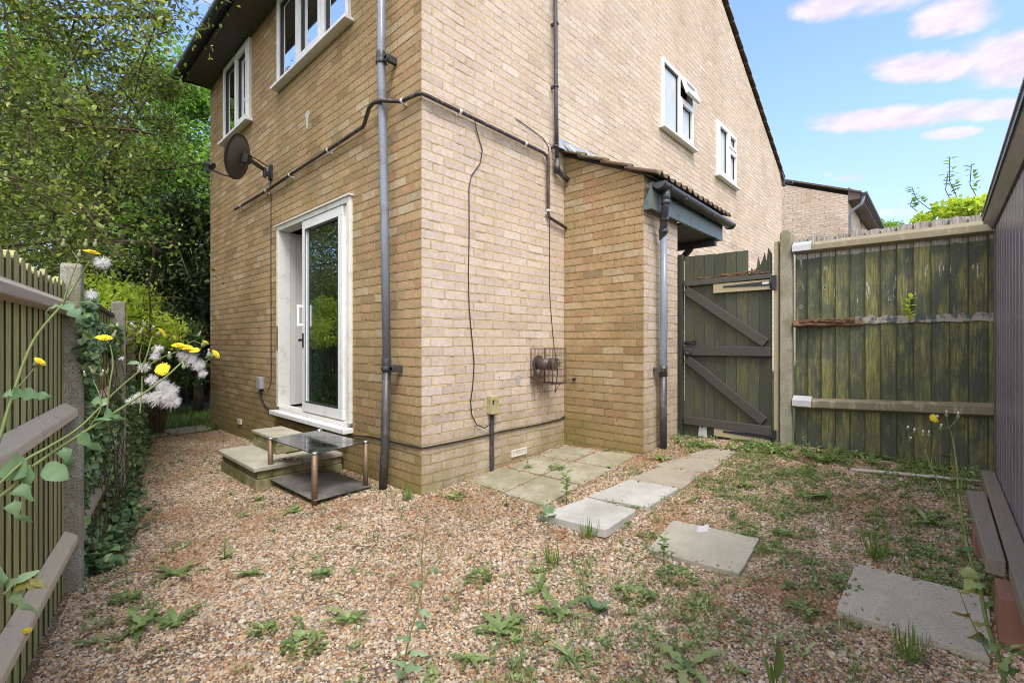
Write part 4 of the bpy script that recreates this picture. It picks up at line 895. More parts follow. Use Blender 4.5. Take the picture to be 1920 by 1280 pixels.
# ------------------------------------------------------------ gate
def board(mb, x, ya, yb, za, zt_a, zt_b, th, tilt=.006, side=-1, jag=None):
    """vertical board in plane x, between ya and yb; slight feather-edge tilt; optional jagged top"""
    mb.cur = random.random(); tops = [(ya, zt_a), (yb, zt_b)] if jag is None else jag
    vs = []; n = len(tops)
    nz_ = 7
    def ox(y, z): return side * (tilt * (y - ya) / (yb - ya) if yb != ya else 0) + .004 * mnoise.noise(Vector((y * 9, z * 2, 3)))
    poly = [(ya, za)] + tops[:0] + [(yb, za)]
    front = [(ya, za), (yb, za)] + [(p[0], p[1]) for p in reversed(tops)]
    # split vertically so that boards can bow
    lv = [za + (min(p[1] for p in tops) - .002 - za) * k / nz_ for k in range(nz_ + 1)]
    for k in range(nz_):
        a, b = lv[k], lv[k + 1]
        def q(z): return [(x + ox(ya, z), ya, z), (x + ox(yb, z), yb, z), (x + ox(yb, z) - side * th, yb, z), (x + ox(ya, z) - side * th, ya, z)]
        mb.hexa(q(a) + q(b))
    z = lv[-1]; f = [(x + ox(ya, z), ya, z), (x + ox(yb, z), yb, z)]
    poly = [(ya, z), (yb, z)] + list(reversed(tops)); m_ = len(poly)
    mb.add([(x + ox(p[0], z), p[0], p[1]) for p in poly] + [(x + ox(p[0], z) - side * th, p[0], p[1]) for p in poly],
           [tuple(range(m_)), tuple(reversed(range(m_, 2 * m_)))] + [(i, m_ + i, m_ + (i + 1) % m_, (i + 1) % m_) for i in range(m_)])
random.seed(11)
t = thing('garden_gate', 'dark green wooden gate with broken boards at its hinge side', 'gate'); gx = 2.62
mb = MB(); ys = np.linspace(-.935, -1.745, 9)
for i in range(8):
    a, b = ys[i] - .0015, ys[i + 1] + .0015
    za = .21 + random.uniform(-.01, .01); zt = 2.045 - .004 * i
    if i < 6: board(mb, gx, b, a, za, zt - .003 + .002 * i, zt + random.uniform(-.003, .006), .016)
    elif i == 6: board(mb, gx, b, a, za, 0, 0, .016, jag=[(b, 1.90), (b + .015, 1.96), (b + .025, 1.86), (b + .05, 1.83), (b + .07, 1.86), (b + .085, 1.80), (a, 1.83)])
    else: board(mb, gx, b, a, za, 0, 0, .016, jag=[(b, 1.97), (b + .03, 2.03), (b + .045, 1.90), (b + .06, 1.99), (b + .075, 1.93), (a, 1.87)])
mb.build('gate_boards', M['gate_wood'], t)
mb = MB()
def railbar(mb, x, ya, yb, z0a, z1a, z0b, z1b, th=.035):
    mb.cur = random.random(); mb.hexa([(x - th, ya, z0a), (x - th, yb, z0b), (x, yb, z0b), (x, ya, z0a), (x - th, ya, z1a), (x - th, yb, z1b), (x, yb, z1b), (x, ya, z1a)])
gf = gx - .008
for (z0a, z1a, z0b, z1b) in ((1.735, 1.795, 1.745, 1.785), (1.03, 1.125, 1.035, 1.12), (.33, .405, .31, .40)):
    mb = MB(); railbar(mb, gf, -.94, -1.745, z0a, z1a, z0b, z1b); mb.build('gate_rail', M['gate_rail'], t, bevel=.004)
for a, b in (((-.955, 1.70), (-1.70, 1.155)), ((-.965, 1.00), (-1.685, .435))):
    mb = MB(); mb.cur = random.random(); mb.beam((gf - .016, *a), (gf - .016, *b), .033, .085, up=(0, .6, .8)); mb.build('gate_brace', M['gate_rail'], t, bevel=.004)
for z0, ya in ((1.645, -1.235), (.245, -1.24)):
    mb = MB(); mb.box(gf - .028, -1.745, z0, gf - .001, ya, z0 + .09); bb = mb.build('hinge_board', M['new_wood'], t, bevel=.002)
    bb['label'] = 'new pale board behind the ' + ('upper' if z0 > 1 else 'lower') + ' hinge'
    mb = MB(); zc = z0 + .055; mb.add([(gf - .029, -1.34, zc - .007), (gf - .029, -1.74, zc - .022), (gf - .029, -1.74, zc + .022), (gf - .029, -1.34, zc + .007), (gf - .033, -1.34, zc - .007), (gf - .033, -1.74, zc - .022), (gf - .033, -1.74, zc + .022), (gf - .033, -1.34, zc + .007)], [(3, 2, 1, 0), (4, 5, 6, 7), (0, 1, 5, 4), (1, 2, 6, 5), (2, 3, 7, 6), (3, 0, 4, 7)])
    mb.disc((gf - .029, -1.34, zc), (-1, 0, 0), .010, .004, 12); mb.box(gf - .036, -1.79, zc - .07, gf - .030, -1.748, zc + .07); mb.tube([(gf - .038, -1.746, zc - .05), (gf - .038, -1.746, zc + .05)], .007, 8)
    for y in (-1.42, -1.52, -1.62): mb.disc((gf - .032, y, zc), (-1, 0, 0), .004, .003, 8)
    hg = mb.build('hinge', M['hinge'], t)
    if z0 > 1:
        mb = MB(); mb.box(gf - .0345, -1.73, zc - .004, gf - .0332, -1.675, zc + .014); mb.build('sticker', M['clip'], hg)
mb = MB(); mb.tube([(gf - .045, -.955, 1.155), (gf - .045, -1.055, 1.155)], .006, 8); mb.box(gf - .040, -.95, 1.135, gf - .035, -1.07, 1.175); mb.box(gf - .05, -1.035, 1.14, gf - .04, -1.05, 1.185); mb.build('bolt', M['hinge'], t)
mb = MB(); mb.tube([(gf - .036, -1.0, 1.07), (gf - .052, -1.0, 1.07)], [.032, .028], 16); mb.tube([(gf - .052 + .0, -1.0 + .024 * math.cos(a), 1.07 + .024 * math.sin(a)) for a in [2 * math.pi * k / 18 for k in range(19)]], .006, 6); mb.build('ring_latch', M['pipe_worn'], t)
mb = MB(); random.seed(2)
for k in range(40):
    y = random.uniform(-1.74, -1.05) ; l = random.uniform(.03, .11); z = 1.795 + random.uniform(0, .03) * (1 if y < -1.3 else .5)
    mb.cur = random.random(); mb.beam((gf - .018 + random.uniform(-.015, .012), y, z), (gf - .018 + random.uniform(-.015, .012), y + l, z + random.uniform(-.01, .012)), .008, .006)
mb.build('splinters', M['rot'], t)
mb = MB(); z = .21; mb.add([(2.60, -1.08, .22), (2.60, -1.17, .21), (2.60, -1.165, .32), (2.60, -1.15, .345), (2.60, -1.12, .30), (2.60, -1.095, .34)], [tuple(range(6))]); o = mb.build('plastic_scrap', M['white_scrap'])
o.modifiers.new('t', 'SOLIDIFY').thickness = .003; tag(o, 'torn white scrap hanging below the bottom rail of the gate', 'scrap')
mb = MB(); mb.box(2.575, -.865, .10, 2.635, -.925, 2.065); t = mb.build('gate_post', M['gate_wood'], None, bevel=.004); tag(t, 'green timber gate post against the brick store', 'gate post')
mb = MB(); mb.box(2.60, -1.765, .14, 2.66, -1.802, 2.075); t = mb.build('gate_post', M['new_wood'], None, bevel=.003); tag(t, 'thin pale timber post on the hinge side of the gate', 'gate post')
# concrete post with a rounded head
def cpost(c, rot, w, d_, h, z0, mat, label, round_=True):
    mb = MB(); n = 8; hw = w / 2
    poly = [(-hw, z0), (hw, z0)]
    if round_: poly += [(hw * math.cos(math.pi * k / n), h - hw * .95 + hw * .95 * math.sin(math.pi * k / n)) for k in range(n + 1)]
    else: poly += [(hw, h - .02), (hw - .015, h), (-hw + .015, h), (-hw, h - .02)]
    # bevelled vertical arrises towards the front
    mb.prism(poly, 'x', -d_ / 2, d_ / 2)
    ca, sa_ = math.cos(rot), math.sin(rot)
    mb.v = [(c[0] + x * ca - y * sa_, c[1] + x * sa_ + y * ca, z) for x, y, z in mb.v]
    o = mb.build('concrete_post', mat, None, bevel=.010); return tag(o, label, 'post', 'concrete fence posts')
cpost((2.625, -1.863), 0, .095, .10, 2.165, .1, M['post'], 'round-topped speckled concrete post between the gate and the green fence')
# ------------------------------------------------------------ right fence
random.seed(21)
t = thing('board_fence', 'green painted board fence streaked with yellow algae behind the gravel', 'fence'); fx = 2.60
mb = MB(); dk = MB(); ys = np.linspace(-1.925, -3.42, 16)
for i in range(15):
    a, b = ys[i], ys[i + 1]
    if i == 0: a = -1.935
    h = 2.075 + random.uniform(-.012, .012); j = random.uniform(-.006, .006)
    tp = [(b - .012, h + j - .003), (b + .03, h + j + .006), (a - .02, h + .004), (a - .003, h - .004)]
    dk.cur = random.random(); dk.box(fx + .0265 - .0165, a - .004, .22, fx + .030, a + .0012, h - .02)  # thin dark strip paints the shade between neighbouring boards
    board(mb, fx + .028, b - .012, a - .0005, .20 + random.uniform(0, .015), 0, 0, .012, tilt=.014, jag=tp)
mb.build('fence_boards', M['fence_green'], t); dk.build('board_gap_shade', M['batten_dark'], t)
def arris(mb, x, ya, yb, za, zb, w=.075, d_=.05):
    mb.cur = random.random()
    mb.add([(x, ya, za - w / 2), (x - d_, ya, za - w * .30), (x - d_, ya, za + w * .12), (x, ya, za + w / 2), (x, yb, zb - w / 2), (x - d_, yb, zb - w * .30), (x - d_, yb, zb + w * .12), (x, yb, zb + w / 2)],
           [(0, 1, 2, 3), (7, 6, 5, 4), (0, 4, 5, 1), (1, 5, 6, 2), (2, 6, 7, 3), (3, 7, 4, 0)])
mb = MB(); mb.cur = .3; mb.hexa([(2.555, -1.925, 1.955), (2.555, -3.42, 1.94), (2.615, -3.42, 1.925), (2.615, -1.925, 1.935), (2.560, -1.925, 2.0), (2.560, -3.42, 1.995), (2.615, -3.42, 2.035), (2.615, -1.925, 2.035)]); mb.build('fence_rail', M['rail_pale'], t, bevel=.004)
mb = MB(); mb.hexa([(2.555, -1.925, .60), (2.555, -3.42, .665), (2.615, -3.42, .64), (2.615, -1.925, .57), (2.555, -1.925, .655), (2.555, -3.42, .725), (2.615, -3.42, .75), (2.615, -1.925, .675)]); mb.build('fence_rail', M['rail_pale'], t, bevel=.004)
for z in (1.978, .630):
    mb = MB(); mb.box(2.545, -2.06, z - .022, 2.553, -1.92, z + .026); mb.hexa([(2.545, -2.06, z + .026), (2.545, -1.92, z + .026), (2.61, -1.92, z + .062), (2.61, -2.06, z + .062), (2.545, -2.06, z + .029), (2.545, -1.92, z + .029), (2.61, -1.92, z + .065), (2.61, -2.06, z + .065)]); mb.build('rail_bracket', M['galv'], t)
mb = MB(); n = 20; vs = []
for i in range(n + 1):
    f = i / n; y = -1.925 - .50 * f; dd = .055 * (1 - f ** 2.2) + .004 + .006 * math.sin(i * 1.7); z = 1.318 - .004 * math.sin(i * .9)
    vs += [(2.612, y, z + .035 * (1 - f) + .008), (2.612 - dd * .55, y, z + .03 * (1 - f * .7) + .006 * math.sin(i * 2.3)), (2.612 - dd, y, z - .002), (2.612 - dd * .9, y, z - .014), (2.612, y, z - .022)]
mb.add(vs, [(5 * i + k, 5 * i + k + 1, 5 * i + k + 6, 5 * i + k + 5) for i in range(n) for k in range(4)])
random.seed(8)
for k in range(46):
    y = random.uniform(-2.32, -1.95); l = random.uniform(.04, .14); mb.cur = random.random()
    mb.beam((2.60 - random.uniform(0, .045), y, 1.335 + random.uniform(0, .03)), (2.60 - random.uniform(0, .045), y - l * .8, 1.335 + random.uniform(-.01, .035)), .009, .006)
q = mb.build('fence_rail', M['rot'], t); q['label'] = 'rotten stump of the middle rail'
mb = MB(); vs = []; n = 40
for i in range(n + 1):
    y = -2.36 - 1.06 * i / n; vs += [(2.6115 - .001, y, 1.315 + .004 * math.sin(i)), (2.6115 - .001, y, 1.372 + .008 * math.sin(i * 1.9) + .004 * math.sin(i * 5))]
mb.add(vs, [(2 * i, 2 * i + 1, 2 * i + 3, 2 * i + 2) for i in range(n)]); 
o = mb.build('bare_band', woodmat('bare_rail_scar', (.10, .13, .14), (.20, .17, .10), (.46, .43, .38), .30, .30, hz=(0, 1, 0)), t); o.modifiers.new('t', 'SOLIDIFY').thickness = .003
# strip of far garden fence
t = thing('garden_fence', 'weathered grey fence in the next garden, seen over the board fence', 'fence')
mb = MB(); random.seed(4)
for i in range(60):
    y = -1.2 - i * .16; mb.cur = random.random(); mb.box(7.2, y, 0, 7.22, y + .15, 2.545 + random.uniform(-.01, .02) - .0 * i)
mb.build('fence_boards', M['batten'], t); mb = MB(); mb.box(7.15, -10.8, 2.2, 7.198, -1.1, 2.28); mb.build('fence_rail', M['rail_pale'], t)
# ------------------------------------------------------------ left fence
PA = Vector((-1.908, .148, 0)); PB = Vector((-1.554, 1.868, 0)); FDv = (PB - PA).normalized(); FN = Vector((FDv.y, -FDv.x, 0))   # FN points towards the gravel
ang = math.atan2(FDv.y, FDv.x) - math.pi / 2
cpost((PA.x, PA.y), ang, .09, .075, 1.535, -.1, M['post_dark'], 'broad square-topped concrete post at the end of the near slatted fence', round_=False)
cpost((PB.x + .02, PB.y), ang, .095, .085, 1.485, -.15, M['post_dark'], 'concrete post further back, beyond the ivy', round_=False)
PCv = PB + Vector((.32, 1.72, 0)); PD = PA - FDv * 1.80
cpost((PCv.x, PCv.y), ang, .10, .09, 1.40, -.2, M['post_dark'], 'farthest concrete post, half buried in ivy', round_=False)
def slat_fence(A, B, label, top, rails, seed, s0=.055, s1=.055, pitch=.082, capped=False):
    random.seed(seed); d_ = (B - A); L = d_.length; d_.normalize(); n_ = Vector((d_.y, -d_.x, 0)); t = thing('slatted_fence', label, 'fence', 'slatted fence bays on the left')
    mb = MB(); dk = MB(); s_ = s0; off = -n_ * .03
    while s_ < L - s1 - .02:
        w = .077 + random.uniform(-.003, .002); a = A + d_ * s_ + off; b = A + d_ * (s_ + w) + off; mb.cur = random.random()
        h = top + random.uniform(-.015, .015); zb = gz(a.x, a.y) - .03; thk = n_ * .016; tw = -n_ * random.uniform(.0025, .0045); a = a + n_ * .010; b = b + n_ * .010
        pr = [(0, zb), (1, zb), (1, h - .022), (.82, h - .006), (.5, h), (.18, h - .006), (0, h - .022)]
        q = [a.lerp(b, u) + tw * u + Vector((0, 0, z)) for u, z in pr]; m_ = len(q)
        mb.add([tuple(p) for p in q] + [tuple(p - thk) for p in q], [tuple(reversed(range(m_))), tuple(range(m_, 2 * m_))] + [(i, (i + 1) % m_, m_ + (i + 1) % m_, m_ + i) for i in range(m_)])
        # dark strip on each slat's near edge: damp wood plus painted overlap shade
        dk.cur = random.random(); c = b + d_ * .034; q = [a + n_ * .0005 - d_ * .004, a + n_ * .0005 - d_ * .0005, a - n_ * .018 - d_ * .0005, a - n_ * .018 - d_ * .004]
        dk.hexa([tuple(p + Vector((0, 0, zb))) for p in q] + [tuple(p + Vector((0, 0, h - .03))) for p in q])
        s_ += pitch + random.uniform(-.003, .003)
    mb.build('slats', M['batten'], t); dk.build('damp_shade_edges', M['batten_dark'], t)
    for k, (z, w) in enumerate(rails):
        mb = MB(); mb.cur = random.random(); a = A + d_ * .0; b = B - d_ * .030
        prof = [(-.020, -w * .5), (.026, -w * .40), (.026, w * .05), (-.020, w * .5)]
        q = [[p + n_ * x + Vector((0, 0, z + y)) for x, y in prof] for p in (a + d_ * .05, b)]
        mb.add([tuple(v) for r in q for v in r], [(0, 1, 2, 3), (7, 6, 5, 4), (0, 4, 5, 1), (1, 5, 6, 2), (2, 6, 7, 3), (3, 7, 4, 0)])
        mb.build('arris_rail', M['rail_brown'], t, bevel=.005)
    if capped:
        mb = MB(); mb.beam(A + d_ * .06 - n_ * .03 + Vector((0, 0, top + .012)), B - d_ * .05 - n_ * .03 + Vector((0, 0, top - .03)), .06, .022); mb.build('capping', M['dark_timber'], t)
    return t
slat_fence(PD, PA, 'near bay of mossy slatted fence with brown rails at the left edge', 1.45, [(1.325, .075), (.845, .080), (.25, .080)], 31)
slat_fence(PA, PB, 'second bay of slatted fence overgrown with ivy, with a dark capping', 1.40, [(1.24, .09), (.80, .09), (.26, .09)], 32, capped=True)
slat_fence(PB, PCv, 'last bay of slatted fence behind the shrubs', 1.30, [(1.18, .09), (.22, .09)], 33)
# ------------------------------------------------------------ shed on the right
t = thing('metal_shed', 'dark ribbed metal shed filling the right edge', 'shed')
mb = MB(); x = 2.40; ysh = -3.145; prof = []
while x > -1.6:
    prof += [(x, ysh), (x - .010, ysh - .020), (x - .036, ysh - .020), (x - .046, ysh)]; x -= .145
n = len(prof); vs = [(a, b, .10) for a, b in prof] + [(a, b, 1.97) for a, b in prof]
mb.add(vs, [(i, i + 1, n + i + 1, n + i) for i in range(n - 1)])
mb.box(2.385, ysh - 2.2, .10, 2.40, ysh - .02, 1.97); mb.build('ribbed_wall', M['shed'], t)
mb = MB(); mb.box(2.375, ysh - .012, .10, 2.412, ysh + .006, 1.97); mb.build('corner_trim', M['shed_trim'], t, bevel=.004)
mb = MB(); mb.hexa([(-1.6, ysh - .03, 1.93), (2.43, ysh - .03, 1.93), (2.43, ysh + .012, 1.93), (-1.6, ysh + .012, 1.93), (-1.6, ysh - .03, 1.985), (2.46, ysh - .03, 1.985), (2.46, ysh + .05, 2.005), (-1.6, ysh + .05, 2.005)])
mb.box(-1.6, ysh + .035, 2.005, 2.50, ysh + .058, 2.035); mb.build('eave_trim', M['shed_trim'], t)
mb = MB(); mb.box(-1.6, ysh + .050, 2.036, 2.515, ysh + .064, 2.046); mb.build('roof_edge', M['shed_edge'], t)
mb = MB(); mb.hexa([(-1.6, ysh + .04, 2.037), (2.51, ysh + .04, 2.037), (2.51, ysh - 1.1, 2.40), (-1.6, ysh - 1.1, 2.40), (-1.6, ysh + .04, 2.045), (2.51, ysh + .04, 2.045), (2.51, ysh - 1.1, 2.41), (-1.6, ysh - 1.1, 2.41)]); mb.build('roof', M['shed_trim'], t)
mb = MB(); mb.hexa([(2.47, ysh + .05, 1.985), (2.51, ysh + .05, 1.985), (2.51, ysh + .02, 1.985), (2.47, ysh + .02, 1.985), (2.47, ysh + .062, 2.04), (2.52, ysh + .062, 2.04), (2.52, ysh + .02, 2.04), (2.47, ysh + .02, 2.04)]); mb.build('eave_cap', M['shed_edge'], t)
mb = MB(); mb.box(-.6, -3.075, .235, 2.36, -3.150 + .008, .300) ; tag(mb.build('timber_beam', M['sleeper'], None, bevel=.005), 'long grey timber beam lying against the shed foot', 'timber beam', 'timber beams beside the shed')
mb = MB(); mb.hexa([(.57, -3.068, .232), (.57, -3.012, .232), (1.70, -2.985, .235), (1.70, -3.066, .235), (.57, -3.068, .298), (.57, -3.012, .298), (1.70, -2.985, .302), (1.70, -3.066, .302)])
tag(mb.build('timber_beam', M['sleeper'], None, bevel=.005), 'shorter timber beam with a dark sawn end beside the long one', 'timber beam', 'timber beams beside the shed')
for x, yy, l, lb_ in ((1.10, -3.03, .16, 'reddish block under the far part of the short beam'), (.36, -3.07, .20, 'reddish block under the near end of the beams')):
    mb = MB(); mb.box(x, yy - .05, gz(x, yy) - .04, x + l, yy + .035, .229); tag(mb.build('block', M['red_block'], None, bevel=.005), lb_, 'block')
a = gnd(1595, 884); b = gnd(1745, 900); c = gnd(1868, 911)
mb = MB(); mb.tube([a + Vector((0, 0, .016)), a.lerp(b, .5) + Vector((0, 0, .022)), b + Vector((0, 0, .024)), c + Vector((0, 0, .02))], .0125, 10); tag(mb.build('plastic_pipe', M['hose']), 'long dirty white pipe lying in the weeds at the fence foot', 'pipe')
# ------------------------------------------------------------ second house
t = thing('far_house', 'pale brick house with brown eaves beyond the gate', 'house'); hx, hy = 13.5, -1.0; hze = 5.2
M['brick_far'] = M['brick']
mb = MB(); gwd = 9.0; pk = hze + .42 * gwd / 2
mb.add([(hx, hy, -.3), (hx, hy + gwd, -.3), (hx, hy + gwd, hze), (hx, hy + gwd / 2, pk), (hx, hy, hze)], [(0, 4, 3, 2, 1)])
mb.add([(hx, hy, -.3), (hx + .85, hy, -.3), (hx + .85, hy, hze), (hx, hy, hze)], [(0, 1, 2, 3)])
mb.box(hx + 1.1, hy + .0, -.3, hx + 2.6, hy + .2, hze - .0); mb.box(hx + 3.2, hy, -.3, hx + 9, hy + .2, hze); mb.build('wall', M['brick_pale'], t)
mb = MB()
for x in (hx + .85, hx + 2.6): mb.box(x, hy + .05, -.3, x + .25 if x < hx + 1 else x + .6, hy + .12, hze)
mb.build('white_panel', M['upvc'], t)
mb = MB(); e = .30
mb.hexa([(hx - .04, hy - e, hze + .0), (hx + 9, hy - e, hze + .0), (hx + 9, hy + gwd / 2, pk + .10), (hx - .04, hy + gwd / 2, pk + .10), (hx - .04, hy - e, hze + .05), (hx + 9, hy - e, hze + .05), (hx + 9, hy + gwd / 2, pk + .15), (hx - .04, hy + gwd / 2, pk + .15)])
mb.hexa([(hx - .04, hy + gwd + e, hze), (hx + 9, hy + gwd + e, hze), (hx + 9, hy + gwd / 2, pk + .10), (hx - .04, hy + gwd / 2, pk + .10), (hx - .04, hy + gwd + e, hze + .05), (hx + 9, hy + gwd + e, hze + .05), (hx + 9, hy + gwd / 2, pk + .15), (hx - .04, hy + gwd / 2, pk + .15)]); mb.build('roof', M['rooftile'], t)
mb = MB(); mb.prism([(hy - e + .03, hze - .14), (hy, hze - .14), (hy, hze + .22), (hy - e + .03, hze + .02)], 'x', hx - .0, hx + .03); mb.box(hx + .03, hy - e + .03, hze - .14, hx + 9, hy + .0, hze - .10); mb.box(hx + .03, hy - e, hze - .14, hx + 9, hy - e + .028, hze + .0); mb.build('boxed_eaves', plain('brown_eaves', (.12, .085, .075), .6), t)
mb = MB(); gutter(mb, (hx - .05, hy - e - .07, hze + .0), (hx + 9, hy - e - .07, hze + .0), .06, (0, 1, 0)); mb.build('gutter', M['pipe_black'], t)
mb = MB(); mb.tube([(hx + .05, hy - e - .05, hze - .05), (hx + .06, hy - .3, hze - .28), (hx + .07, hy - .08, hze - .42), (hx + .07, hy - .06, hze - .6), (hx + .07, hy - .06, -.2)], .04, 10); mb.build('downpipe', M['pipe_grey'], t)
#PLANTS
# ------------------------------------------------------------ gravel stones (beyond counting: one object)
def inpoly(px, py, poly):
    ins = np.zeros(len(px), bool); n = len(poly)
    for i in range(n):
        x1, y1 = poly[i]; x2, y2 = poly[(i + 1) % n]
        c = ((y1 > py) != (y2 > py)) & (px < (x2 - x1) * (py - y1) / (y2 - y1 + 1e-12) + x1); ins ^= c
    return ins
def gravel_mask(px, py):
    ok = (px - .206 * py > -1.93) & (px < 2.58) & (py > -3.13) & (py < 4.95)
    ok &= ~((px > -.005) & (py > -.005)); ok &= ~((px > 1.795) & (py > -.9) & (px < 2.545))
    ok &= ~((px > -.75) & (py > 1.19) & (py < 2.11) & (px < 0))
    ok &= ~((px > 2.56) & (py > -1.9))
    for s in SLABS: ok &= ~inpoly(px, py, s)
    return ok
def stones():
    N = 1150000
    px = rng.uniform(-2.1, 2.6, N); py = rng.uniform(-3.14, 5.0, N)
    D = (px - P0.x) * FW.x + (py - P0.y) * FW.y; X = (px - P0.x) * RT.x + (py - P0.y) * RT.y
    keep = gravel_mask(px, py) & (rng.uniform(0, 1, N) < np.clip(2.0 / np.maximum(D, .5), .14, 1.)) & (D > -.6) 
    vis = (np.abs(X) < 1.25 * np.maximum(D, 0) + .8)
    keep &= vis | (rng.uniform(0, 1, N) < .3)
    nd = np.array([mnoise.noise(Vector((a * 1.9, b * 1.9, 7))) + .6 * mnoise.noise(Vector((a * 6, b * 6, 3))) for a, b in zip(px[keep], py[keep])])
    k2 = rng.uniform(0, 1, keep.sum()) < np.clip(1.25 - 2.2 * np.maximum(0, nd - .12), .35, 1)      # trodden, thinner patches
    px, py, D = px[keep][k2], py[keep][k2], D[keep][k2]
    pz = np.array([gz(a, b) for a, b in zip(px, py)]) + rng.uniform(-.001, .007, len(px)) - .003
    ex = []
    for s, lf_ in zip(SLABS, LIFTS):
        P_ = np.array(s)
        for k in range(34):
            i = rng.integers(0, 4); e = P_[i] * (1 - (q := rng.uniform(0, 1))) + P_[(i + 1) % 4] * q; c_ = P_.mean(0); e = e + (c_ - e) * abs(rng.normal(0, .10)); ex.append((e[0], e[1], gz(*e) + lf_ + .002))
    ex = np.array(ex); px = np.append(px, ex[:, 0]); py = np.append(py, ex[:, 1]); pz = np.append(pz, ex[:, 2]); D = np.append(D, np.full(len(ex), 2.))
    sc = rng.lognormal(0, .33, len(px)) * .0047 * np.clip(.80 + D * .10, .9, 1.4)
    sc = np.clip(sc, .003, .016)
    me = bpy.data.meshes.new('gravel'); me.vertices.add(len(px)); me.vertices.foreach_set('co', np.stack([px, py, pz], 1).astype(np.float32).ravel())
    a = me.attributes.new('sc', 'FLOAT_VECTOR', 'POINT'); a.data.foreach_set('vector', (sc[:, None] * np.stack([rng.uniform(.85, 1.5, len(px)), rng.uniform(.7, 1.1, len(px)), rng.uniform(.45, .8, len(px))], 1)).astype(np.float32).ravel())
    a = me.attributes.new('ro', 'FLOAT_VECTOR', 'POINT'); a.data.foreach_set('vector', np.stack([rng.normal(0, .35, len(px)), rng.normal(0, .35, len(px)), rng.uniform(0, 6.28, len(px))], 1).astype(np.float32).ravel())
    a = me.attributes.new('pick', 'INT', 'POINT'); a.data.foreach_set('value', rng.integers(0, 5, len(px)).astype(np.int32))
    me.materials.append(M['stone'])
    o = bpy.data.objects.new('gravel', me); COL.objects.link(o)
    ng = bpy.data.node_groups.new('gravel_scatter', 'GeometryNodeTree')
    ng.interface.new_socket('Geometry', in_out='INPUT', socket_type='NodeSocketGeometry'); ng.interface.new_socket('Geometry', in_out='OUTPUT', socket_type='NodeSocketGeometry')
    N_ = ng.nodes; Lk = ng.links.new
    gi = N_.new('NodeGroupInput'); go = N_.new('NodeGroupOutput'); gi_ = N_.new('GeometryNodeGeometryToInstance')
    for k in range(5):
        ico = N_.new('GeometryNodeMeshIcoSphere'); ico.inputs['Radius'].default_value = 1; ico.inputs['Subdivisions'].default_value = 2
        nz_ = N_.new('ShaderNodeTexNoise'); nz_.noise_dimensions = '4D'; nz_.inputs['W'].default_value = k * 3.7; nz_.inputs['Scale'].default_value = .9; nz_.inputs['Detail'].default_value = 1.5
        sb = N_.new('ShaderNodeVectorMath'); sb.operation = 'SUBTRACT'; sb.inputs[1].default_value = (.5, .5, .5); Lk(nz_.outputs['Color'], sb.inputs[0])
        scn = N_.new('ShaderNodeVectorMath'); scn.operation = 'SCALE'; scn.inputs['Scale'].default_value = 1.5; Lk(sb.outputs[0], scn.inputs[0])
        sp = N_.new('GeometryNodeSetPosition'); Lk(ico.outputs['Mesh'], sp.inputs['Geometry']); Lk(scn.outputs[0], sp.inputs['Offset'])
        sm = N_.new('GeometryNodeSetShadeSmooth'); Lk(sp.outputs[0], sm.inputs[0]); sm.inputs['Shade Smooth'].default_value = k % 2 == 0
        mt = N_.new('GeometryNodeSetMaterial'); mt.inputs['Material'].default_value = M['stone']; Lk(sm.outputs[0], mt.inputs[0])
        Lk(mt.outputs[0], gi_.inputs[0])
    ip = N_.new('GeometryNodeInstanceOnPoints'); Lk(gi.outputs[0], ip.inputs['Points']); Lk(gi_.outputs[0], ip.inputs['Instance']); ip.inputs['Pick Instance'].default_value = True
    def at(nm, ty):
        n = N_.new('GeometryNodeInputNamedAttribute'); n.data_type = ty; n.inputs['Name'].default_value = nm; return n.outputs['Attribute']
    Lk(at('pick', 'INT'), ip.inputs['Instance Index']); Lk(at('ro', 'FLOAT_VECTOR'), ip.inputs['Rotation']); Lk(at('sc', 'FLOAT_VECTOR'), ip.inputs['Scale']); Lk(ip.outputs[0], go.inputs[0])
    md = o.modifiers.new('scatter', 'NODES'); md.node_group = ng
    tag(o, 'loose gravel of cream, orange, brown and grey flint pebbles covering the yard', 'gravel', kind='stuff')
    print('stones', len(px))
stones()
# ------------------------------------------------------------ weeds
def weed_leafy(mb, c, n, L, w, lobes=0, spread=1., arch=.5, rise=.45, rag=.1, fold=.25):
    for k in range(n):
        a = k * 2.4 + random.uniform(-.9, .9); l = L * random.uniform(.3, 1.15); mb.cur = random.random()
        d_ = (math.cos(a) * spread, math.sin(a) * spread, rise * random.uniform(.5, 1.6))
        mb.leaf((c[0] + random.gauss(0, L * .10), c[1] + random.gauss(0, L * .10), c[2] + .003), d_, (0, 0, 1), l, w * random.uniform(.8, 1.2), arch=arch * random.uniform(.6, 1.3), lobes=lobes, fold=fold, rag=rag)
def tuft(mb, c, n, r, L, w):
    for k in range(n):
        a = random.uniform(0, 6.28); q = r * math.sqrt(random.random()); mb.cur = random.random()
        mb.leaf((c[0] + q * math.cos(a), c[1] + q * math.sin(a), c[2] + random.uniform(.002, .02)), (math.cos(a + random.uniform(-1, 1)), math.sin(a + random.uniform(-1, 1)), random.uniform(.1, .9)), (0, 0, 1), L * random.uniform(.6, 1.2), w * random.uniform(.7, 1.2), arch=.5, seg=3)
def grasst(mb, c, n, L, w=.005):
    for k in range(n):
        a = random.uniform(0, 6.28); mb.cur = random.random()
        mb.leaf((c[0] + random.gauss(0, .012), c[1] + random.gauss(0, .012), c[2]), (math.cos(a) * .5, math.sin(a) * .5, random.uniform(.5, 1.3)), (-math.cos(a), -math.sin(a), .6), L * random.uniform(.5, 1.1), w, arch=-.8, seg=5, fold=.1)
random.seed(77)
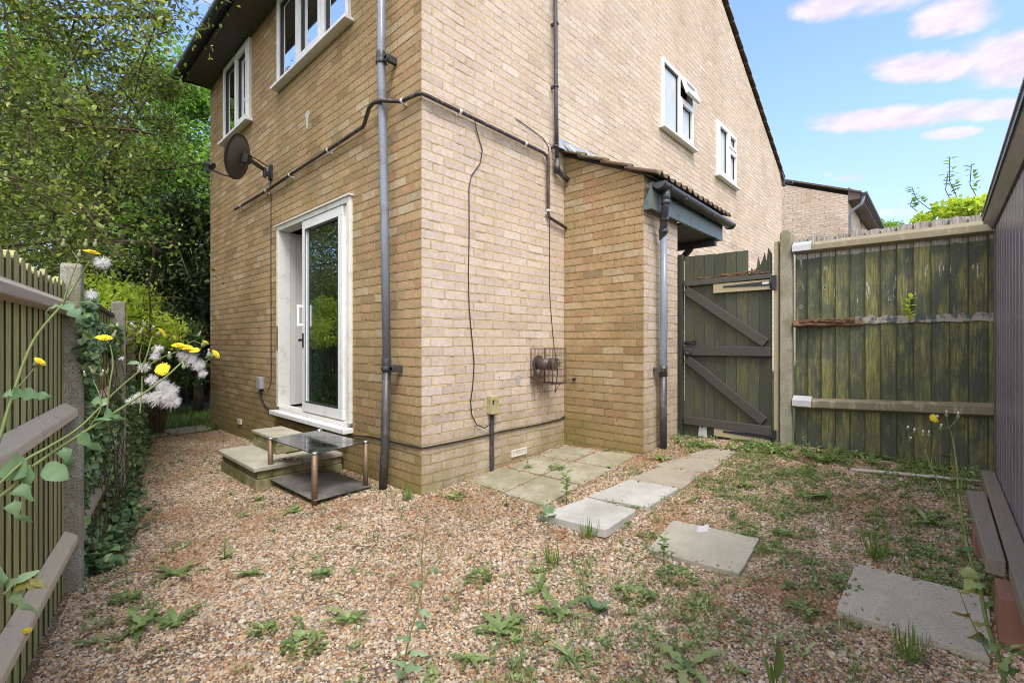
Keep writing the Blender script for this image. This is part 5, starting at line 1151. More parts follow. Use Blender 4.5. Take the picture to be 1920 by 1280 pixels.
WD = [  # pixel u, v, kind, size, label
 (335, 1080, 'dand', .17, 'spreading dandelion on the gravel, in line with the end of the near fence'),
 (262, 1185, 'dand', .15, 'dandelion with serrated leaves nearest the lower left corner'),
 (325, 1172, 'dand', .13, 'dandelion touching the lower left one'),
 (235, 1128, 'low', .07, 'small round-leaved weed near the foot of the near fence'),
 (245, 975, 'low', .10, 'green seedlings at the edge of the ivy on the gravel'),
 (420, 1050, 'thin', .13, 'thin upright seedling with a dead leaf left of the bare patch'),
 (472, 1080, 'dand', .11, 'pale green weed in front of the glass table, left one'),
 (600, 1082, 'low', .06, 'compact clover tuft in front of the downpipe'),
 (572, 1215, 'low', .10, 'round clover-leaved clump near the bottom edge, left of the tall thistle'),
 (492, 1188, 'low', .06, 'small dark clover tuft left of the bottom clump'),
 (660, 1165, 'dand', .12, 'ragged dandelion left of the tall thin thistle'),
 (485, 938, 'dand', .08, 'small weed at the front corner of the low step'),
 (552, 960, 'dand', .11, 'weed growing under the front edge of the glass table'),
 (428, 872, 'thin', .10, 'little weed against the side of the low step'),
 (462, 905, 'low', .05, 'tiny weed by the near corner of the low step'),
 (765, 938, 'grass', .13, 'grass tuft at the foot of the house corner'),
 (848, 935, 'dand', .13, 'blue-green weed on the gravel between the house corner and the first slab'),
 (950, 950, 'thin', .09, 'short weed beside the brownish patio slab'),
 (988, 880, 'thin', .13, 'leafy weed in front of the white air vent'),
 (1043, 880, 'low', .09, 'round mat of green leaves on the old slab joint'),
 (1062, 948, 'sap', .22, 'thin sapling standing between the patio slabs and the raised slab'),
 (1030, 975, 'grey', .11, 'grey-green broad-leaved weed overlapping the raised pale slab'),
 (1105, 1010, 'grass', .12, 'grassy weed against the front of the raised slab'),
 (1035, 1060, 'grass', .12, 'wispy tuft in the middle of the gravel'),
 (1245, 1060, 'sap', .15, 'bright lime seedling at the near edge of the paint-splashed slab'),
 (1270, 1085, 'low', .13, 'mat of small leaves along the near edge of the paint-splashed slab'),
 (1015, 1105, 'dand', .13, 'toothed dandelion below the wispy tuft'),
 (1050, 1155, 'dand', .17, 'large dandelion in the middle of the lower gravel'),
 (940, 1190, 'dand', .13, 'dandelion with two hanging serrated leaves near the bottom'),
 (1120, 1150, 'grey', .085, 'bluish weed right of the large dandelion'),
 (900, 1085, 'low', .08, 'clover clump above the two-leaved dandelion'),
 (1060, 1235, 'star', .11, 'star-shaped narrow-leaved weed at the bottom centre'),
 (880, 1240, 'dand', .10, 'weed at the bottom edge right of the tall thistle'),
 (1285, 1255, 'dand', .16, 'long-leaved dandelion at the bottom edge right of centre'),
 (1190, 1120, 'low', .12, 'dense low mat between the lower dandelions and the paint-splashed slab'),
 (1640, 1050, 'grass', .16, 'wiry grass tuft behind the large near slab'),
 (1745, 985, 'star', .14, 'narrow-leaved plantain beside the timber beams'),
 (1548, 935, 'dand', .20, 'big sprawling weed in the gravel in front of the green fence'),
 (1470, 1005, 'dand', .12, 'weed right of the paint-splashed slab'),
 (1455, 1020, 'dand', .07, 'round yellow-green leaf at the right corner of the paint-splashed slab'),
 (1375, 975, 'thin', .10, 'small weed above the paint-splashed slab'),
 (1400, 915, 'dand', .13, 'leafy weed right of the brown slabs'),
 (1240, 862, 'dand', .16, 'ragged weed at the foot of the black downpipe by the gate'),
 (1330, 840, 'low', .12, 'weed below the bottom rail of the gate'),
 (1455, 850, 'dand', .18, 'glossy dock at the foot of the concrete gate post'),
 (1545, 868, 'dand', .22, 'broad-leaved dock at the fence foot, first right of the gate post'),
 (1640, 872, 'dand', .18, 'dock under the middle of the green fence'),
 (1730, 862, 'dand', .20, 'dark broad-leaved weed at the fence foot behind the flowering stem'),
 (1820, 868, 'sap', .20, 'weed at the shed end of the green fence'),
 (1705, 1240, 'grass', .14, 'grassy weed at the near edge of the large slab'),
 (1500, 1150, 'low', .08, 'clover mat left of the large near slab'),
 (1585, 1100, 'low', .09, 'clover mat touching the far corner of the large near slab'),
]
gnames = {'dand': ('dandelion', 'weed'), 'low': ('clover_weed', 'weed'), 'thin': ('seedling', 'seedling'), 'grass': ('grass_tuft', 'grass tuft'), 'sap': ('sapling', 'seedling'), 'grey': ('broadleaf_weed', 'weed'), 'star': ('plantain', 'weed')}
for (u, v, k, sz, lb_) in WD:
    c = gnd(u, v); c.z += .004; mb = MB(); mat = M['weed']
    if k == 'dand': weed_leafy(mb, c, random.randint(8, 12), sz, sz * .26, lobes=random.choice((4, 5, 6)), rise=.35)
    elif k == 'low': tuft(mb, c, int(90 * sz / .09), sz * .75, .022, .018)
    elif k == 'grass': grasst(mb, c, 34, sz * 1.1); mat = M['grass']
    elif k == 'grey': weed_leafy(mb, c, 8, sz, sz * .40, lobes=random.choice((0, 3)), rise=.7); mat = M['weed_grey']
    elif k == 'star': weed_leafy(mb, c, 13, sz, sz * .13, lobes=0, rise=.35)
    elif k == 'thin':
        weed_leafy(mb, c, 6, sz * .7, sz * .2, lobes=3, rise=.7)
        for j in range(6): mb.cur = random.random(); mb.leaf((c.x, c.y, c.z + sz * .25 * j / 2), (random.gauss(0, 1), random.gauss(0, 1), .5), (0, 0, 1), sz * .35, sz * .13, arch=.4)
    elif k == 'sap':
        for j in range(14): mb.cur = random.random(); h = sz * (.3 + .7 * j / 13); mb.leaf((c.x + .012 * math.sin(j), c.y, c.z + h), (math.cos(j * 2.4), math.sin(j * 2.4), .4), (0, 0, 1), sz * .26, sz * .13, arch=.5)
    nm, ct = gnames[k]
    if k in ('sap', 'thin'):
        root = thing(nm, lb_, ct, 'weeds growing in the gravel'); mb.build('leaves', mat, root)
        st = MB(); st.tube([c - Vector((0, 0, .01)), c + Vector((.006, .004, sz * .5)), c + Vector((.0, .0, sz))], [.003, .0025, .0012], 6); st.build('stem', M['stem'], root)
    else: tag(mb.build(nm, mat), lb_, ct, 'weeds growing in the gravel')
# uncountable ground cover
def cover():
    mb = MB(); random.seed(99); k = 0; tries = 0
    while k < 3000 and tries < 90000:
        tries += 1
        x = random.uniform(-1.9, 2.58); y = random.uniform(-3.1, 4.6)
        dns = .07 + .40 * sstep(-.9, -1.9, y) + .9 * sstep(.0, .9, x) * sstep(-.7, -2.0, y) * .55 + .8 * sstep(2.0, 2.5, x) + .35 * sstep(-1.6, -1.9, x - .206 * y) + .25 * sstep(-.2, .6, x) * sstep(-1.4, -2.2, y)
        nz_ = .7 * mnoise.noise(Vector((x * 2.6, y * 2.6, 5))) + .5 * mnoise.noise(Vector((x * 8, y * 8, 2)))
        if random.random() > dns * sstep(-.35, .5, nz_) * 1.0: continue
        if not gravel_mask(np.array([x]), np.array([y]))[0]: continue
        D = (x - P0.x) * FW.x + (y - P0.y) * FW.y
        if D < 1.0: continue
        z = gz(x, y) + .004; k += 1; r = random.random(); tall = 1.5 if x > 2.2 else 1.
        if r < .72: tuft(mb, (x, y, z), random.randint(3, 12), .034, .015 * tall * random.uniform(.7, 1.3), .011 * tall)
        elif r < .87: weed_leafy(mb, (x, y, z), 6, .05 * tall * random.uniform(.7, 1.4), .013 * tall, lobes=random.choice((0, 3, 4)))
        else: grasst(mb, (x, y, z), 9, .06 * tall, .0035)
    tag(mb.build('ground_cover', M['weed']), 'low mats of clover, moss and seedlings creeping over the gravel', 'ground cover', kind='stuff')
cover()
def debris():
    mb = MB(); random.seed(15)
    for k in range(1900):
        x = random.uniform(-1.9, 2.5); y = random.uniform(-3.0, 4.5)
        if not gravel_mask(np.array([x]), np.array([y]))[0]: continue
        mb.cur = random.random(); a = random.uniform(0, 6.28)
        if k % 3: mb.leaf((x, y, gz(x, y) + .012), (math.cos(a), math.sin(a), .1), (random.gauss(0, .3), random.gauss(0, .3), 1), random.uniform(.012, .035), random.uniform(.006, .016), arch=random.uniform(-.6, .9), seg=4)
        else: l = random.uniform(.02, .09); mb.tube([(x, y, gz(x, y) + .012), (x + l * math.cos(a), y + l * math.sin(a), gz(x, y) + .014)], .0012, 4)
    tag(mb.build('leaf_litter', material('dry_litter', lambda g: pbr(g, g.ramp(g.attr(), [(0, (.10, .055, .03)), (.4, (.22, .12, .06)), (.7, (.30, .20, .11)), (1, (.16, .03, .04))]), .8))), 'scattered dry leaves and twigs on the gravel', 'leaf litter', kind='stuff')
debris()
# strip of grass and slab path at the far end of the passage
mb = MB(); random.seed(41)
for k in range(2600):
    y = random.uniform(5.0, 8.2); x = random.uniform(-1.1 + (y - 5) * .1, .55)
    if 5.05 < y < 5.6 and x < -.15: continue
    mb.cur = random.random(); a = random.uniform(0, 6.28)
    mb.leaf((x, y, gz(x, y)), (math.cos(a) * .4, math.sin(a) * .4, 1), (-math.cos(a), -math.sin(a), .3), random.uniform(.05, .13), .012, arch=-.6, seg=3)
tag(mb.build('grass_patch', M['grass']), 'patch of green grass past the far corner of the house', 'grass', kind='stuff')
for (x0, x1, y0, y1, lb_) in ((-1.15, -.62, 5.02, 5.5, 'dusty slab in the far passage beside the ivy'), (-.60, -.08, 5.05, 5.55, 'dusty slab at the far corner of the house wall')):
    slab([(x0, y0), (x1, y0 + .04), (x1, y1 + .04), (x0, y1)], M['slab_old'], lb_, lift=.03, group='slabs at the far end of the passage')
# ------------------------------------------------------------ trees and shrubs
def cw(X, D, z=0): p = P0 + FW * D + RT * X; return Vector((p.x, p.y, z))
def limb_tree(name, label, base, h, spread, seed, mat, nleaf, lsize, trunk_r=.09, lean=(0, 0), first=.3, droop=.0, group='trees beyond the fence and path', wid=.55, clump=.16, nb=11, aim=None, extra=()):
    random.seed(seed); t = thing(name, label, 'tree', group)
    tr = MB(); br = MB(); pts = []
    base = Vector(base); n = 9; path = []
    for i in range(n + 1):
        f = i / n; path.append(base + Vector((lean[0] * f * f + .12 * math.sin(seed + f * 5) * f, lean[1] * f * f + .12 * math.cos(seed * 2 + f * 4) * f, -.15 + (h * .86 + .15) * f)))
    tr.tube(path, [trunk_r * (1.25 if i == 0 else 1) * (1 - .82 * i / n) for i in range(n + 1)], 10)
    def grow(p, d_, L, r, lvl):
        k = 6; q = [p]; dd = d_.copy()
        for i in range(k):
            dd = (dd + Vector((random.gauss(0, .16), random.gauss(0, .16), random.gauss(0, .10) - droop * .09 * (lvl + 1)))).normalized(); nx = q[-1] + dd * (L / k)
            lim = -1.05 if nx.z < 4.6 else -.6
            if nx.x > lim and nx.y < 5.9: dd = Vector((-abs(dd.x) - .2, dd.y + .4, dd.z)).normalized(); nx = q[-1] + dd * (L / k) * .5
            q.append(nx)
        (tr if lvl == 0 else br).tube(q, [max(.0025, r * (1 - .75 * i / k)) for i in range(k + 1)], 6 if lvl < 2 else 4, False)
        if lvl < 2:
            for j in range(5 if lvl == 0 else 5):
                f = random.uniform(.25, 1); b = q[int(f * k)]; a = Vector((random.gauss(0, 1), random.gauss(0, 1), random.gauss(0, .6) - .2 * droop)).normalized()
                grow(b, (dd * .7 + a * .8).normalized(), L * random.uniform(.4, .62), r * .45, lvl + 1)
        if lvl >= 1: pts.extend(q[1:])
    for b in range(nb):
        f = first + (1 - first) * (b + random.random() * .7) / nb; i = min(n - 1, int(f * n)); p = path[i].lerp(path[i + 1], f * n - i)
        a = b * 2.4 + random.uniform(-.5, .5); up_ = .15 + .9 * (f - first)
        prof = math.sin(math.pi * min(1, (f - first) / (1 - first) * .8 + .22)) ** .6
        d_ = Vector((math.cos(a), math.sin(a), up_))
        if aim is not None: d_ += Vector(aim) * random.uniform(.2, 1)
        grow(p, d_.normalized(), spread * prof * random.uniform(.75, 1.15), trunk_r * .42 * (1 - .5 * f), 0)
    for tgt, f in extra:
        i = int(f * n); p = path[i]; v = Vector(tgt) - p; grow(p, v.normalized(), v.length, trunk_r * .3, 0)
    tr.build('trunk', M['bark'], t); br.build('twigs', M['twig'], t)
    P = np.array([tuple(p) for p in pts]); idx = rng.integers(0, len(P), nleaf)
    pos = P[idx] + rng.normal(size=(nleaf, 3)) * clump * np.array([1, 1, .7])
    # foliage tone varies by clump
    cr = rng.uniform(0, 1, len(P)); rn = np.clip(.72 * cr[idx] + .28 * rng.uniform(0, 1, nleaf), 0, 1)
    kp = (pos[:, 2] > -.1) & ~((pos[:, 0] > np.where(pos[:, 2] < 4.6, -.95, -.5)) & (pos[:, 1] < 5.8)); pos, rn = pos[kp], rn[kp]
    leaf_cloud('crown', pos, lsize, mat, t, wid=wid, rnd=rn)
    return t
B = cw
RT3 = Vector((RT.x, RT.y, 0)); FW3 = Vector((FW.x, FW.y, 0))
# overhanging hawthorn just beyond the near fence
limb_tree('hawthorn_tree', 'near hawthorn arching over the left fence with drooping twiggy branches', cw(-4.9, 3.3), 6.2, 2.9, 3, M['leaf_haw'], 36000, .038, .065, lean=(1.0, .2), first=.34, droop=.55, clump=.10, nb=15, aim=tuple(RT3 * .9 + FW3 * .2))
limb_tree('hawthorn_tree', 'second hawthorn leaning towards the roof gutter', cw(-6.3, 6.6), 6.0, 2.4, 8, M['leaf_haw'], 30000, .043, .075, lean=(.9, -.2), first=.36, droop=.4, clump=.12, nb=14, aim=tuple(RT3 * .8 - FW3 * .1), extra=((tuple(pix(430, 40, 5.0)), .7), (tuple(pix(400, 120, 5.4)), .65)))
limb_tree('maple_tree', 'light green maple behind the hawthorns, left of the gutter end', cw(-7.5, 10.8), 8.0, 2.9, 12, M['leaf_light'], 32000, .085, .14, first=.28, clump=.26, nb=15, wid=.85)
limb_tree('maple_tree', 'pale green maple standing farthest left behind the fence', cw(-12.5, 11.5), 9.5, 3.6, 15, M['leaf_light'], 24000, .09, .16, first=.22, clump=.30, nb=15, wid=.85)
limb_tree('dark_tree', 'dark tree with a forked trunk beyond the end of the passage', cw(-7.35, 10.2), 5.3, 1.9, 21, M['leaf_dark'], 22000, .075, .15, first=.40, clump=.22, nb=13)
limb_tree('dark_tree', 'slim dark tree close to the far house corner', cw(-5.95, 8.8), 4.2, 1.3, 24, M['leaf_dark'], 18000, .07, .09, first=.36, clump=.2, nb=12)
limb_tree('dark_tree', 'dark tree behind the near hawthorn', cw(-9.6, 8.4), 6.4, 2.7, 27, M['leaf_dark'], 20000, .08, .13, first=.16, clump=.25, nb=14)
limb_tree('dark_tree', 'dark tree at the far left edge beyond the fence', cw(-10.4, 5.4), 6.2, 2.9, 29, M['leaf_haw'], 20000, .07, .12, first=.14, clump=.25, nb=14)
def shrub(name, label, cat, c, rad, n, size, mat, seed, group=None, wid=.6, lumps=26, stems=True):
    random.seed(seed); r_ = np.random.default_rng(seed); t = thing(name, label, cat, group)
    c = np.array(c); rad = np.array(rad)
    L = []
    for k in range(lumps):
        v = r_.normal(size=3); v /= np.linalg.norm(v); v[2] = abs(v[2]) * 1.1 - .35; L.append(c + v * rad * r_.uniform(.55, .95))
    L = np.array(L); idx = r_.integers(0, lumps, n); v = r_.normal(size=(n, 3)); v /= np.linalg.norm(v, axis=1)[:, None]
    pos = L[idx] + v * (r_.uniform(.3, 1, (n, 1)) ** .5) * rad.min() * .42
    tone = r_.uniform(0, 1, lumps); rn = np.clip(.5 * tone[idx] + .5 * r_.uniform(0, 1, n), 0, 1)
    keep = pos[:, 2] > -.15; leaf_cloud('foliage', pos[keep], size, mat, t, wid=wid, rnd=rn[keep])
    if stems:
        mb = MB()
        for k in range(lumps): mb.tube([(c[0] + random.gauss(0, .06), c[1] + random.gauss(0, .06), -.1), tuple((c + L[k]) / 2 + r_.normal(size=3) * .05), tuple(L[k])], [.014, .009, .004], 5, False)
        mb.build('stems', M['twig'], t)
    return t
def cwz(X, D, z): p = cw(X, D); return (p.x, p.y, z)
shrub('lime_shrub', 'bright lime green shrub showing over the ivy-covered fence bay', 'shrub', cwz(-4.5, 5.2, 1.36), (.66, .5, .60), 8500, .052, M['leaf_lime'], 5, wid=.45)
shrub('privet_bush', 'glossy mid-green bush between the lime shrub and the dark trees', 'shrub', cwz(-5.0, 6.5, .85), (.60, .6, 1.05), 10000, .045, M['leaf_priv'], 6)
shrub('evergreen_bush', 'big black-green bush filling the end of the passage', 'shrub', cwz(-6.5, 9.7, 1.0), (1.7, .8, 1.6), 26000, .06, M['leaf_dark'], 7, lumps=40)
shrub('evergreen_bush', 'dark bush left of the passage behind the lime shrub', 'shrub', cwz(-7.0, 7.2, 1.0), (1.3, 1.0, 1.4), 22000, .065, M['leaf_dark'], 9, lumps=36)
shrub('evergreen_bush', 'dark bush low behind the near slatted fence', 'shrub', cwz(-6.4, 4.3, 1.0), (1.5, 1.2, 1.35), 22000, .06, M['leaf_dark'], 13, lumps=40)
shrub('evergreen_bush', 'dark bush behind the near fence at the very left', 'shrub', cwz(-6.6, 2.0, 1.0), (1.6, 1.3, 1.5), 16000, .06, M['leaf_dark'], 14, lumps=40)
shrub('evergreen_bush', 'evergreen hedge mass in the distance behind the passage', 'shrub', cwz(-8.4, 11.5, 1.5), (3.2, 1.5, 2.1), 30000, .10, M['leaf_dark'], 16, lumps=50)
shrub('evergreen_bush', 'evergreen hedge mass far behind the near fence', 'shrub', cwz(-13.5, 8.5, 1.6), (3.5, 3.0, 2.2), 26000, .12, M['leaf_dark'], 17, lumps=50)
# ivy on the second bay
def ivy():
    t = thing('ivy', 'dark green ivy smothering the second fence bay and its post', 'ivy'); r_ = np.random.default_rng(3)
    n = 9500; s_ = r_.uniform(.03, .95, n); z = r_.uniform(-.02, 1.28, n)
    nz_ = np.array([mnoise.noise(Vector((a * 2.6, b * 2.6, 1))) for a, b in zip(s_, z)])
    # fuller low and in the middle, ragged upper edge
    keep = (nz_ > -.16) & (z < 1.27 + .16 * nz_ - .28 * np.maximum(0, s_ - .75) * 2.2) ; s_, z, nz_ = s_[keep], z[keep], nz_[keep]
    L = (PB - PA).length; off = -.025 + .05 * (nz_ + .3) + r_.uniform(0, .035, len(s_))
    A = np.array(PA); d_ = np.array(FDv); n_ = np.array(FN)
    pos = A + d_ * (s_ * L)[:, None] + n_ * off[:, None]; pos[:, 2] = z
    leaf_cloud('foliage', pos, .044, M['leaf_ivy'], t, wid=.9, aim=n_ * .5 + np.array([0, 0, -.8]), updir=.2)
    n = 420; a_ = r_.uniform(0, 1, n); pos = np.array(PA) + n_ * (.045 + .02 * r_.uniform(0, 1, n))[:, None] + d_ * r_.uniform(-.10, .09, n)[:, None]; pos[:, 2] = 1.02 + .34 * a_ + .03 * r_.normal(size=n)
    leaf_cloud('foliage', pos, .040, M['leaf_ivy'], t, wid=.9, aim=n_ * .5 + np.array([0, 0, -.8]), updir=.2)
    # trailing on the gravel
    mb = MB()
    for k in range(26):
        s0 = random.uniform(.05, .95) * L; p = PA + FDv * s0 + FN * .05; q = [p + Vector((0, 0, 0))]
        for i in range(7): q.append(q[-1] + Vector((random.gauss(0, .03), random.gauss(0, .05), .15)))
        mb.tube(q, .003, 4, False)
    mb.build('vine_stems', M['twig'], t)
    n = 1300; s_ = r_.uniform(.05, 1.0, n); o = .02 + np.abs(r_.normal(0, .07, n)); pos = A + d_ * (s_ * L)[:, None] + n_ * o[:, None]
    pos[:, 2] = np.array([gz(a, b) for a, b in pos[:, :2]]) + r_.uniform(.005, .09, n) * np.clip(1.4 - o * 4, .15, 1)
    leaf_cloud('foliage', pos, .045, M['leaf_ivy'], t, wid=.9, updir=.8)
ivy()
def ivy2():
    t = thing('ivy', 'ivy and dead leaves banked against the far fence bay beside the passage', 'ivy'); r_ = np.random.default_rng(4)
    A = np.array(PB); d_ = np.array((PCv - PB)); n = 8000; s_ = r_.uniform(.0, 1.9, n); nn = np.array([d_[1], -d_[0], 0]); nn /= np.linalg.norm(nn)
    h = r_.uniform(0, 1, n); o = np.abs(r_.normal(0, .06, n)) * (1 - .5 * h) + .0
    pos = A + d_ * s_[:, None] + nn * o[:, None]; pos[:, 2] = -.12 + h ** 1.3 * (1.05 - .6 * np.clip(o, 0, 1)) * (1 - .18 * s_)
    leaf_cloud('foliage', pos, .05, M['leaf_ivy'], t, wid=.8, updir=.4)
ivy2()
# climbing plant over the right fence and distant bush
shrub('climbing_plant', 'yellow-green climber spilling over the fence top beside the shed roof', 'shrub', (3.15, -3.08, 2.20), (.34, .42, .12), 2000, .05, M['leaf_lime'], 33, wid=.55, lumps=22, stems=False)
mb = MB(); lf = MB(); random.seed(12)
for k, (dx, dy, h) in enumerate(((.0, .06, .40), (.03, .10, .28), (.05, .24, .22), (.02, -.05, .30), (.06, .32, .12))):
    b = Vector((3.1 + dx, -3.05 + dy, 2.28)); e = b + Vector((.02, .02 + random.uniform(-.03, .12), h)); mb.tube([b, b.lerp(e, .5) + Vector((0, .03, 0)), e], .003, 5, False)
    for j in range(14): p = b.lerp(e, .3 + .7 * j / 13); lf.cur = random.random(); lf.leaf(p, (random.gauss(0, 1), random.gauss(0, 1), .2), (0, 0, 1), random.uniform(.035, .065), .028, arch=.4, seg=3)
t = thing('climbing_sprays', 'thin leafy sprays rising above the climber beside the shed roof', 'twigs'); mb.build('twigs', M['twig'], t); lf.build('leaves', M['leaf_light'], t)
shrub('distant_tree', 'rounded green treetop in the distance right of the far house', 'tree', cwz(18.3, 23, 6.05), (1.0, 1.0, 1.15), 5000, .20, M['leaf_light'], 35)
mb = MB(); lf = MB(); c = Vector((2.606, -2.70, 1.33))
for j in range(16): lf.cur = random.random(); p = c + Vector((-.01 - .02 * random.random(), random.gauss(0, .006), .012 * j)); lf.leaf(p, (-.6, random.gauss(0, 1), .35), (0, 0, 1), .06, .022, arch=.4, seg=4)
mb.tube([c + Vector((.0, 0, -.02)), c + Vector((-.015, 0, .10)), c + Vector((-.012, 0, .2))], .002, 5)
t = thing('fence_sprig', 'leafy green sprig growing out of a gap in the green fence', 'seedling'); mb.build('stem', M['stem'], t); lf.build('leaves', M['leaf_lime'], t)
#THISTLES
# ------------------------------------------------------------ sow thistles
def flower(t, c, nrm, r=.015, side=False):
    nrm = Vector(nrm).normalized(); e = nrm.orthogonal().normalized(); f = nrm.cross(e); mb = MB(); c = Vector(c)
    for ring, (n, k, up_) in enumerate(((22, 1., .10), (18, .78, .25), (12, .5, .45))):
        for i in range(n):
            a = 2 * math.pi * (i + ring * .4) / n; d_ = e * math.cos(a) + f * math.sin(a); mb.cur = random.random(); l = r * k * random.uniform(.88, 1.06); s_ = nrm.cross(d_) * r * .085
            p = c + nrm * (.001 * ring + .002); q = c + d_ * l + nrm * (l * up_ + .001 * ring)
            mb.add([p - s_ * .5, q - s_, q + d_ * r * .04, q + s_, p + s_ * .5], [(0, 1, 2, 3, 4)])
    fl = mb.build('flower', M['petal'], t)
    mb = MB(); mb.tube([c - nrm * .013, c - nrm * .006, c + nrm * .002], [.004, .0068, .0058], 10); mb.build('calyx', M['bud'], fl)
def budz(t, c, nrm, s_=1., dry=False):
    s_ *= .72; nrm = Vector(nrm).normalized(); c = Vector(c); mb = MB(); mb.tube([c - nrm * .003 * s_, c + nrm * .001 * s_, c + nrm * .006 * s_, c + nrm * .012 * s_, c + nrm * .016 * s_], [.002 * s_, .0055 * s_, .0058 * s_, .0035 * s_, .002 * s_], 9)
    b = mb.build('bud', M['bud'], t)
    mb = MB(); mb.tube([c + nrm * .014 * s_, c + nrm * .022 * s_], [.0022 * s_, .003 * s_], 7); mb.build('bud_tip', M['fluff'] if not dry else M['drybud'], b)
def fluffy(t, c, r, n=260, flat=.8):
    r *= .78; n = int(n * 1.2)
    mb = MB(); c = Vector(c)
    for k in range(n):
        d_ = Vector((random.gauss(0, 1), random.gauss(0, 1), random.gauss(0, flat))).normalized(); p = c + d_ * r * random.uniform(.1, .55); q = c + d_ * r * random.uniform(.75, 1.1) + Vector((random.gauss(0, r * .15),) * 3)
        s_ = d_.cross(Vector((random.gauss(0, 1), random.gauss(0, 1), random.gauss(0, 1)))).normalized() * .0005
        mb.add([p - s_, p + s_, q + s_ * .6, q - s_ * .6], [(0, 1, 2, 3)])
        for j in range(3):
            e = q + Vector((random.gauss(0, 1), random.gauss(0, 1), random.gauss(0, 1))).normalized() * r * .26; mb.add([q - s_ * .5, q + s_ * .5, e], [(0, 1, 2)])
    return mb.build('seed_head', M['fluff'], t)
def stemp(t, pts, r0, r1, name='stem'):
    mb = MB(); pts = [Vector(p) for p in pts]
    # Catmull-Rom for smooth stems
    q = []; P_ = [pts[0]] + pts + [pts[-1]]
    for i in range(len(pts) - 1):
        for k in range(6):
            s_ = k / 6; a, b, c, d_ = P_[i:i + 4]
            q.append(.5 * ((2 * b) + (c - a) * s_ + (2 * a - 5 * b + 4 * c - d_) * s_ ** 2 + (3 * b - 3 * c + d_ - a) * s_ ** 3))
    q.append(pts[-1]); n = len(q)
    mb.tube(q, [(r0 + (r1 - r0) * i / (n - 1)) * .68 for i in range(n)], 8); mb.build(name, M['stem'], t); return q
def tleaf(t, c, d_, L, w, lobes=3, mat='weed_grey', arch=.5, n_=(0, 0, 1)):
    L *= .85; w *= .78; arch = random.uniform(.3, 1.1); n_ = Vector(n_) + Vector((random.gauss(0, .35), random.gauss(0, .35), random.gauss(0, .35)))
    mb = MB(); mb.cur = random.random(); mb.leaf(c, d_, n_, L, w, arch=arch, lobes=lobes, seg=9, fold=.15, rag=.12); return mb.build('leaf', M[mat], t)
random.seed(50)
tA = thing('sow_thistle', 'tall sow thistle stem leaning over the near fence with one yellow flower at its top', 'thistle', 'yellow-flowered sow thistles at the lower left')
root1 = cw(-1.30, .88, 0.0)
q = stemp(tA, [root1, pix(-70, 1010, .92), pix(-10, 850, .95), pix(22, 745, .98), pix(62, 640, 1.02), pix(118, 570, 1.06)], .0062, .0035)
stemp(tA, [pix(118, 570, 1.06), pix(130, 530, 1.07), pix(148, 485, 1.08)], .0030, .0018); stemp(tA, [pix(118, 570, 1.06), pix(140, 535, 1.09), pix(168, 490, 1.10)], .0034, .0022); stemp(tA, [pix(118, 568, 1.06), pix(150, 566, 1.08), pix(205, 572, 1.10)], .0018, .0010)
flower(tA, pix(172, 474, 1.10), (.15, -.3, 1), .0165); flower(tA, pix(74, 678, 1.0), (.6, -.4, .7), .012); stemp(tA, [pix(25, 735, .98), pix(48, 710, .99), pix(66, 688, 1.0)], .0024, .0016)
for (u, v, D) in ((160, 462, 1.1), (178, 462, 1.1), (148, 482, 1.08), (118, 462, 1.06)): budz(tA, pix(u, v, D), (.1, .1, 1), 1.1, True)
for (u, v) in ((135, 470), (190, 485)): stemp(tA, [pix(150, 492, 1.085), pix(u, v, 1.09)], .0014, .001)
fluffy(tA, pix(192, 492, 1.1), .020, 160); fluffy(tA, pix(172, 552, 1.1), .016, 110)
for (u, v, D, du, L, w) in ((118, 572, 1.06, (.8, .1, -.7), .075, .040), (112, 574, 1.06, (-.9, .2, -.35), .080, .022), (22, 735, .98, (.9, .0, -.12), .095, .045), (30, 738, .98, (-.9, -.1, -.1), .04, .03)):
    tleaf(tA, pix(u, v, D), RT3 * du[0] + FW3 * du[1] + UP * du[2], L, w, n_=tuple(-FW3 + UP * .6))
tB = thing('sow_thistle', 'long sow thistle leaning right across the passage, crowded with flowers and white seed fluff', 'thistle', 'yellow-flowered sow thistles at the lower left')
r2 = cw(-1.38, .95, 0.0)
q = stemp(tB, [r2, pix(-60, 1040, .95), pix(30, 905, 1.0), pix(95, 850, 1.04), pix(165, 805, 1.08), pix(235, 760, 1.12), pix(300, 715, 1.16), pix(345, 675, 1.2), pix(362, 655, 1.22)], .0070, .0024)
stemp(tB, [pix(-40, 945, .93), pix(40, 868, 1.0), pix(90, 838, 1.03), pix(150, 800, 1.07), pix(215, 735, 1.12), pix(262, 695, 1.15)], .0055, .0024)
stemp(tB, [pix(262, 695, 1.15), pix(274, 670, 1.15), pix(284, 633, 1.16)], .0030, .0018); stemp(tB, [pix(262, 695, 1.15), pix(300, 672, 1.17), pix(335, 658, 1.19)], .0026, .0016)
stemp(tB, [pix(262, 775, 1.13), pix(266, 735, 1.14), pix(266, 705, 1.15)], .0022, .0014); stemp(tB, [pix(200, 780, 1.1), pix(206, 720, 1.10), pix(212, 680, 1.11), pix(206, 645, 1.11)], .0032, .0018)
stemp(tB, [pix(345, 675, 1.2), pix(365, 690, 1.22), pix(395, 672, 1.24)], .0016, .001); stemp(tB, [pix(335, 658, 1.19), pix(360, 640, 1.22), pix(378, 645, 1.23)], .0014, .001)
stemp(tB, [pix(165, 805, 1.08), pix(190, 760, 1.09), pix(175, 712, 1.10)], .0022, .0012); stemp(tB, [pix(266, 700, 1.15), pix(262, 665, 1.15), pix(268, 640, 1.15)], .0016, .001)
